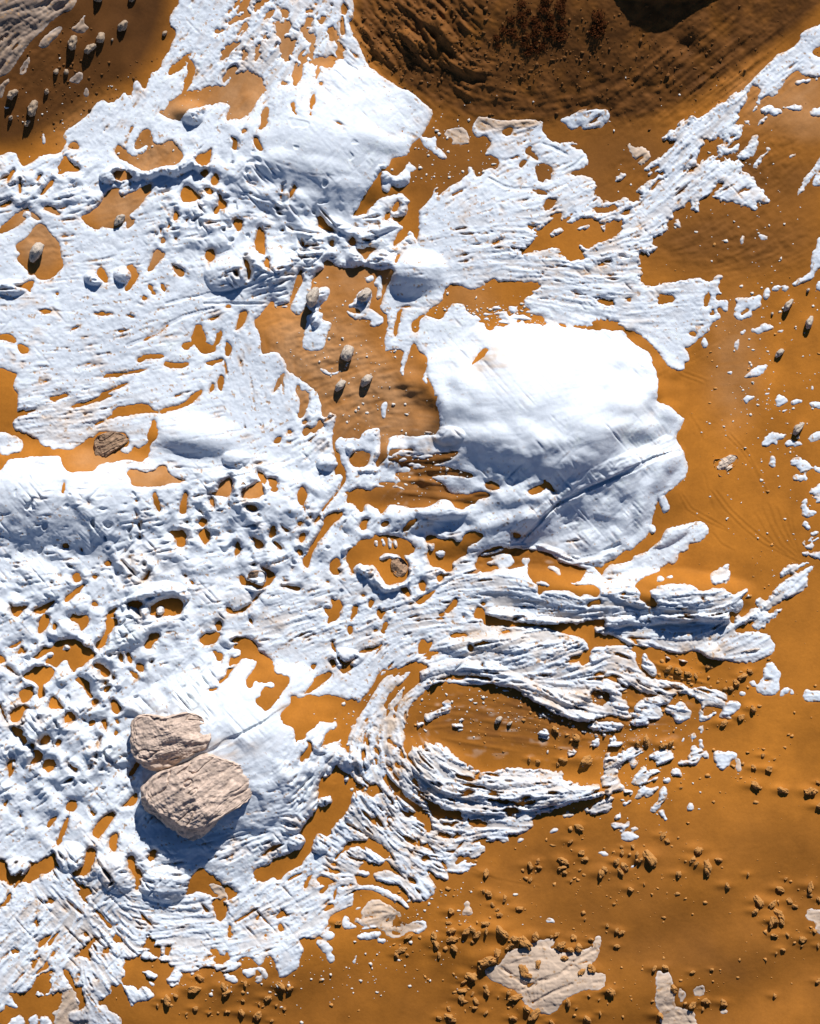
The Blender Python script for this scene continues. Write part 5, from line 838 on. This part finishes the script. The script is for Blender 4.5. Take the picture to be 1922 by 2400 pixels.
def boulder(name, outline, hmax, label, grain, seed, mat=None, cat='boulder'):
    p = chaikin(outline, 2); c = p.mean(0); NT, NR = 300, 90
    rel_ = p - c; ang = np.arctan2(rel_[:, 1], rel_[:, 0]); rad = np.hypot(rel_[:, 0], rel_[:, 1]); o = np.argsort(ang)
    t = np.linspace(-np.pi, np.pi, NT, endpoint=False); r0 = np.interp(t, ang[o], rad[o], period=2*np.pi)/100
    pts = []; fcs = []
    for k in range(NR):
        s = k/(NR - 1)
        tf = .90 - .27*np.clip(np.cos(t - 1.95), 0, 1)
        if s < .66: f = tf*s/.66; zz = hmax*(1 - .05*(s/.66)**2 - .14*(s/.66)**8)
        elif s < .95:
            e = (s - .66)/.29; f = tf + (1 - tf)*e; zz = hmax*(.80*(1 - e**1.15))
        else: f = 1 - .1*(s - .95)/.05; zz = -.25*(s - .95)/.05
        pts.append(np.stack([r0*f*np.cos(t), -r0*f*np.sin(t), np.full(NT, zz*1.0)], 1))
    co = np.concatenate(pts)
    a = math.radians(grain); al = co[:, 0]*math.cos(a) + co[:, 1]*math.sin(a); ac = -co[:, 0]*math.sin(a) + co[:, 1]*math.cos(a)
    rim = np.repeat(np.linspace(0, 1, NR), NT)
    q = np.stack([al*2.6, ac*7.0, co[:, 2]*6], 1)
    nb = fbm(co*2.2, seed + 20, 4); n1 = fbm(q, seed, 5); nf = fbm(co*12, seed + 40, 4)
    rad_ = 1 + (.035*nb + .03*n1 + .012*nf)*np.clip(rim*1.4 - .2, 0, 1)
    co[:, 0] *= rad_; co[:, 1] *= rad_
    rg = np.random.default_rng(seed); z = co[:, 2].copy()
    for k in range(26):                                           # broken faces
        d = rg.normal(size=2); d /= np.hypot(*d); off = rg.uniform(-.75, 1.0); sl = rg.uniform(.08, .45)
        z = np.where(rim < .93, np.minimum(z, hmax*rg.uniform(.94, 1.05) - sl*np.clip(co[:, 0]*d[0] + co[:, 1]*d[1] - off*.6, 0, None)), z)
    lay = fbm(np.stack([al*.9, ac*3.2, 0*al], 1), seed + 60, 3)*2.2; ste = np.floor(lay) + np.clip((lay - np.floor(lay))*6 - 5, 0, 1)
    crack = np.exp(-(fbm(np.stack([al*.8, ac*2.4, 0*al], 1), seed + 70, 3)/.045)**2)
    co[:, 2] = z + (.016*ste + .026*n1 + .017*nf + .02*nb - .05*crack)*(rim < .985) + .06*co[:, 1]
    for k in range(NR - 1):
        for m in range(NT):
            m2 = (m + 1) % NT; fcs.append((k*NT + m, (k+1)*NT + m, (k+1)*NT + m2, k*NT + m2))
    me = mesh_from(name, co, fcs, mat or M_BOULD); ob = link(bpy.data.objects.new(name, me))
    zb = float(np.mean(np.maximum(sample(ZC, c[0] + r0[::20]*90*np.cos(t[::20]), c[1] + r0[::20]*90*np.sin(t[::20])), sample(ZS, c[0] + r0[::20]*90*np.cos(t[::20]), c[1] + r0[::20]*90*np.sin(t[::20])))))
    # + r0[::20]*90*np.cos(t[::20]), c[1] + r0[::20]*90*np.sin(t[::20]))))
    ob.location = ((c[0] - W0/2)/100, (H0/2 - c[1])/100, zb)
    return tag(ob, label, cat)
boulder('boulder', [(316,1677),(342,1670),(368,1672),(391,1677),(420,1669),(449,1663),(478,1669),(495,1684),(506,1706),(507,1726),(494,1746),(464,1767),(436,1785),(408,1801),(380,1810),(347,1798),(324,1784),(311,1764),(306,1738),(309,1705)],
        .55, 'smaller upper of two pinkish brown layered boulders on the white mound', 15, 3)
boulder('boulder', [(334,1838),(362,1811),(398,1795),(438,1779),(478,1760),(515,1764),(552,1780),(590,1792),(612,1806),(614,1832),(602,1860),(578,1879),(545,1897),(522,1918),(497,1944),(474,1964),(445,1962),(418,1950),(392,1930),(365,1910),(345,1892),(332,1864)],
        .85, 'larger lower of two pinkish brown layered boulders, casting the big blue shadow', 35, 5)
boulder('broken_rock', [(222,1082),(219,1034),(231,1018),(260,1010),(290,1016),(309,1030),(280,1050),(262,1064),(236,1090)], .3, 'broken wedge of rough brown rock standing in the tan sand at left', 30, 8, M_BROKEN, 'rock')
boulder('broken_rock', [(1671,1076),(1688,1076),(1703,1070),(1712,1064),(1732,1070),(1729,1084),(1717,1096),(1703,1102),(1703,1116),(1688,1119),(1680,1105),(1674,1093)], .2, 'pale beige cleft rock lying alone on smooth orange sand right of the biggest dome', 40, 11, M_PALE, 'rock')
boulder('broken_rock', [(915,1312),(930,1304),(948,1312),(958,1330),(950,1348),(932,1354),(918,1338)], .22, 'dark broken rock inside the white ring in the orange pool below the middle', 60, 13, M_BROKEN, 'rock')
boulder('broken_rock', [(546,1140),(556,1130),(572,1128),(580,1140),(572,1156),(556,1160)], .16, 'dark grey rock in the oval tan hollow left of the middle', 20, 14, M_BROKEN, 'rock')
boulder('broken_rock', [(580,1344),(600,1334),(622,1340),(626,1356),(606,1368),(586,1362)], .18, 'dark streaked rock in the small orange hollow left of the ringed pool', 10, 15, M_BROKEN, 'rock')
boulder('broken_rock', [(1726,1530),(1770,1518),(1806,1524),(1808,1536),(1780,1546),(1740,1548)], .16, 'tan layered block at the sandy tip of the thick white ledge', 5, 16, M_PALE, 'rock')
co5, f5 = ico(4); co3, f3 = ico(3); co2, f2 = ico(2)
def stone_mesh(k, mat):
    n = fbm(co5*1.1, 100 + k, 4); d = 1 + .30*n + .12*np.abs(vnoise(co5*2.3, 140 + k))
    c = co5*d[:, None]; c[:, 2] = np.where(c[:, 2] < 0, c[:, 2]*.5, c[:, 2]); c[:, 1] *= .85
    return mesh_from('stone', c, f5, mat)
stones = [stone_mesh(k, M_STONE) for k in range(5)]
pale_stones = [stone_mesh(k + 7, M_STONE2) for k in range(5)]
ROCKREG = [(250,60,'in the upper row on the upper left hillside'),(130,180,'in the middle group on the upper left hillside'),(60,260,'in the lower string on the upper left hillside'),(280,520,'by the tan hollow at upper left'),(90,590,'in the tan hollow at the left edge'),
  (740,700,'on the white ledge in the tan hollow'),(830,880,'in the trio on wrinkled tan sand'),(1870,750,'on orange sand near the right edge'),(560,1140,'in the oval hollow left of the middle'),(600,1350,'in the small hollow below the middle'),(1180,1690,'inside the basin ringed by curved strata'),(1870,1000,'beside white fragments at the right edge')]
def reg_of(lst, x, y): return min(range(len(lst)), key=lambda k: (lst[k][0] - x)**2 + (lst[k][1] - y)**2)
grp = {}
for x, y, r in rocks: grp.setdefault(reg_of(ROCKREG, x, y), []).append((x, y, r))
rr = random.Random(4)
for g, lst in grp.items():
    lst.sort(key=lambda t: -t[2])
    for k, (x, y, r) in enumerate(lst):
        o = link(bpy.data.objects.new('stone', (stones if y < 330 else pale_stones)[rr.randrange(5)]))
        r = r*(1.0 if y < 330 else 1.25)
        zb = float(max(sample(ZS, [x], [y])[0], sample(ZC, [x], [y])[0]))
        o.location = ((x - W0/2)/100, (H0/2 - y)/100, zb + r*.0015)
        o.rotation_euler = (rr.uniform(-.2, .2), rr.uniform(-.2, .2), math.radians(rr.uniform(35, 75)))
        s = r/100*.74; o.scale = (s*rr.uniform(1.0, 1.35), s*rr.uniform(.75, .95), s*rr.uniform(1.2, 1.6))
        lead = ('only' if len(lst) == 1 else 'largest' if k == 0 else nth(k) + 'largest')
        tag(o, 'rounded stone, %s %s' % (lead, ROCKREG[g][2]), 'stone', 'rounded stones with dark shadows')
def clod_mesh(k):
    rg = np.random.default_rng(50 + k); cs_ = []; fs = []
    for b in range(rg.integers(2, 5)):
        nn = fbm(co3*1.5, 200 + k*7 + b, 3); d = 1 + .42*nn + .22*np.abs(vnoise(co3*3.1, 300 + k*7 + b))
        s = rg.uniform(.4, .85) if b else .9; c = co3*d[:, None]*s*np.array([1.05, .8, .85])
        c += np.array([rg.uniform(-.7, .7), rg.uniform(-.45, .45), rg.uniform(-.1, .15)])*(b > 0)
        fs += [tuple(i + len(co3)*b for i in f) for f in f3]; cs_.append(c)
    return mesh_from('sandstone_lump', np.concatenate(cs_), fs, M_CLOD, False)
lumps = [clod_mesh(k) for k in range(9)]
CLREG = [(1300,1720,'inside the basin ringed by curved strata'),(1580,1580,'on the crumbling ledge at right'),(1520,1740,'below the crumbling ledge at right'),(1720,1670,'at the tail of the broken ledges'),(1790,1830,'in the loose line at right'),(1900,1870,'at the right edge, level with the boulders'),
 (480,2330,'below the lower left white fingers'),(560,2320,'below the rounded bottom slab'),(600,2370,'along the bottom edge, left half'),(950,2210,'under the rock margin, bottom middle'),(1060,2190,'in the stacks left of the buried slab'),(1130,2180,'above the buried slab, left end'),
 (1250,2010,'on open sand above the buried slab'),(1180,2110,'in the diagonal string above the buried slab'),(1330,2030,'in the ragged group below the curves'),(1420,2050,'in the dense group right of middle'),(1520,2010,'beside the bone-white pieces'),(1640,2020,'in the ring on the dark dune band'),(1240,2200,'along the upper rim of the buried slab'),(1350,2220,'on the upper right of the buried slab'),
 (1230,2280,'on top of the buried slab'),(1140,2250,'at the left rim of the buried slab'),(1090,2330,'left below the buried slab'),(1200,2350,'right under the buried slab'),(1060,2390,'at the bottom middle edge'),(1400,2290,'right of the buried slab'),(1440,2200,'between the two bottom slabs'),(1820,2130,'in the cluster near the right edge'),(1890,2080,'above the cluster at the right edge'),(1860,2200,'below the cluster at the right edge'),(1560,2290,'at the cracked grey slab'),(1650,2350,'right of the cracked grey slab'),(1720,2230,'alone on smooth dark sand'),(1460,2340,'at the bottom between the slabs')]
grp = {}
for x, y, r in clods: grp.setdefault(reg_of(CLREG, x, y), []).append((x, y, r))
for g, lst in grp.items():
    lst.sort(key=lambda t: -t[2])
    lead_used = {}
    for k, (x, y, r) in enumerate(lst):
        o = link(bpy.data.objects.new('sandstone_lump', lumps[rr.randrange(9)]))
        zb = float(max(sample(ZS, [x], [y])[0], sample(ZC, [x], [y])[0]))
        o.location = ((x - W0/2)/100, (H0/2 - y)/100, zb + r*.0002)
        o.rotation_euler = (rr.uniform(-.3, .3), rr.uniform(-.3, .3), rr.uniform(0, 6.28))
        s = r/100*.68; o.scale = (s*rr.uniform(.9, 1.3), s*rr.uniform(.7, 1.0), s*rr.uniform(.65, 1.15))
        lead = 'only one' if len(lst) == 1 else 'largest' if k == 0 else nth(k) + 'largest'
        tag(o, '%s orange sandstone lump, %s %s' % ('big' if r > 13 else 'small' if r < 8 else 'medium', lead, CLREG[g][2]), 'sandstone lump', 'crumbly orange lumps on the sand')
def shrub_mesh(k):
    rg = np.random.default_rng(80 + k); cs_ = []; fs = []; n = 0
    for b in range(150):
        a = rg.uniform(0, 6.283); r_ = rg.uniform(0, 1)**.6; z = rg.uniform(.05, 1)*(1.15 - r_*.8)
        c = np.array([math.cos(a)*r_, math.sin(a)*r_, z]); d = rg.normal(size=3); d /= np.linalg.norm(d); e = np.cross(d, rg.normal(size=3)); e /= np.linalg.norm(e)
        L = rg.uniform(.14, .3); w_ = L*.38
        cs_ += [c - d*L, c + e*w_, c + d*L, c - e*w_]; fs.append((n, n+1, n+2, n+3)); n += 4
    return mesh_from('foliage', np.array(cs_), fs, M_SHRUB, False)
def stems_mesh(k):
    rg = np.random.default_rng(90 + k); cs_ = []; fs = []; n = 0
    for b in range(7):
        a = rg.uniform(0, 6.283); tip = np.array([math.cos(a)*.6, math.sin(a)*.6, rg.uniform(.5, .9)]); sd = np.array([-math.sin(a), math.cos(a), 0])*.05
        cs_ += [-sd + [0, 0, -.1], sd + [0, 0, -.1], np.array([0, 0, .02]), tip]; fs += [(n, n+1, n+3), (n+1, n+2, n+3), (n+2, n, n+3)]; n += 4
    return mesh_from('stem', np.array(cs_), fs, M_SHRUB, False)
SHM = [(shrub_mesh(k), stems_mesh(k)) for k in range(5)]
shr = sorted(shrubs, key=lambda t: (t[1]//45, t[0]))
rowsn = {}
for x, y, r in shr: rowsn.setdefault(min(int(y//45), 3), []).append((x, y, r))
for rn, lst in rowsn.items():
    for k, (x, y, r) in enumerate(lst):
        e = bpy.data.objects.new('shrub', None); link(e); e.empty_display_size = .05
        zb = float(sample(ZS, [x], [y])[0]); e.location = ((x - W0/2)/100, (H0/2 - y)/100, zb)
        e.rotation_euler = (0, 0, rr.uniform(0, 6.28)); s = r/100*.95; e.scale = (s*rr.uniform(.8, 1.2), s*rr.uniform(.7, 1.1), s*rr.uniform(.45, .75))
        f, st = SHM[rr.randrange(5)]
        for nm, me in (('foliage', f), ('stem', st)):
            c = bpy.data.objects.new(nm, me); link(c); c.parent = e
        tag(e, 'dark rusty shrub on the hillside, %sfrom left in its %srow' % (nth(k) if k else 'first ', ['top ', 'second ', 'third ', 'lowest '][min(rn, 3)]), 'shrub', 'dark shrubs on the hillside')
# loose grit and crumbs, far too many to count
def grit(name, label, zones, n, lo, hi, mat, seed):
    rg = np.random.default_rng(seed); cs_ = []; fs = []; base = len(co1)
    k = 0
    for x, y, rx, ry, wgt in zones:
        m = int(n*wgt); px = x + rg.normal(size=m)*rx*.6; py = y + rg.normal(size=m)*ry*.6
        dd = sample(D, px, py); ok = (dd < -2) & (px > -100) & (px < W0 + 100) & (py > -100) & (py < H0 + 100)
        px, py = px[ok], py[ok]; zz = sample(ZS, px, py); sz = lo + (hi - lo)*rg.random(len(px))**4
        for a, b, z, s in zip(px, py, zz, sz):
            d = 1 + .35*rg.normal(size=(base, 1)); q = co1*d*(s/100)*np.array([rg.uniform(.8, 1.4), rg.uniform(.7, 1.1), rg.uniform(.5, .9)])
            cs_.append(q + np.array([(a - W0/2)/100, (H0/2 - b)/100, z])); fs.append(f1a + base*k); k += 1
    if not k: return
    co = np.concatenate(cs_); fc = np.concatenate(fs)
    me = bpy.data.meshes.new(name); me.vertices.add(len(co)); me.vertices.foreach_set('co', co.astype(np.float32).ravel())
    me.loops.add(fc.size); me.polygons.add(len(fc)); me.loops.foreach_set('vertex_index', fc.astype(np.int32).ravel())
    me.polygons.foreach_set('loop_start', np.arange(0, fc.size, 3, dtype=np.int32)); me.update(calc_edges=True); me.materials.append(mat)
    tag(link(bpy.data.objects.new(name, me)), label, 'grit', None, 'stuff')
co1, f1 = ico(1); f1a = np.array(f1)
grit('grit', 'fine orange grit strewn over the open sand', [(1250,2250,260,160,.26),(1450,2050,200,90,.2),(1850,2150,120,120,.12),(1600,2330,160,80,.1),(550,2330,260,60,.12),(1580,1600,200,90,.3),(1250,1700,220,80,.2),(1000,2150,160,120,.1),(1700,1800,250,120,.1),(1700,900,200,250,.08),(1750,1300,150,150,.04)], 600, 1.3, 5.5, M_CLOD, 5)
grit('grit', 'dark brown grit on the shaded hillsides', [(1180,120,180,110,.5),(1500,150,260,110,.35),(950,110,110,110,.4),(180,180,140,120,.2)], 900, 1.3, 5, M_DARKGRIT, 6)
grit('grit', 'tiny white rock chips on the sand beside the white rock', [(1800,950,130,330,.3),(1500,1780,160,110,.2),(1250,1650,260,70,.25),(900,1700,110,160,.2),(1080,360,160,90,.2),(1650,420,230,170,.2),(830,850,150,160,.25),(1000,1080,150,80,.25),(700,2280,350,70,.2),(980,2120,150,90,.15),(1180,740,160,40,.3),(300,300,220,120,.15)], 700, 1.2, 4.6, M_CHIP, 7)
print('done', time.time() - T0)
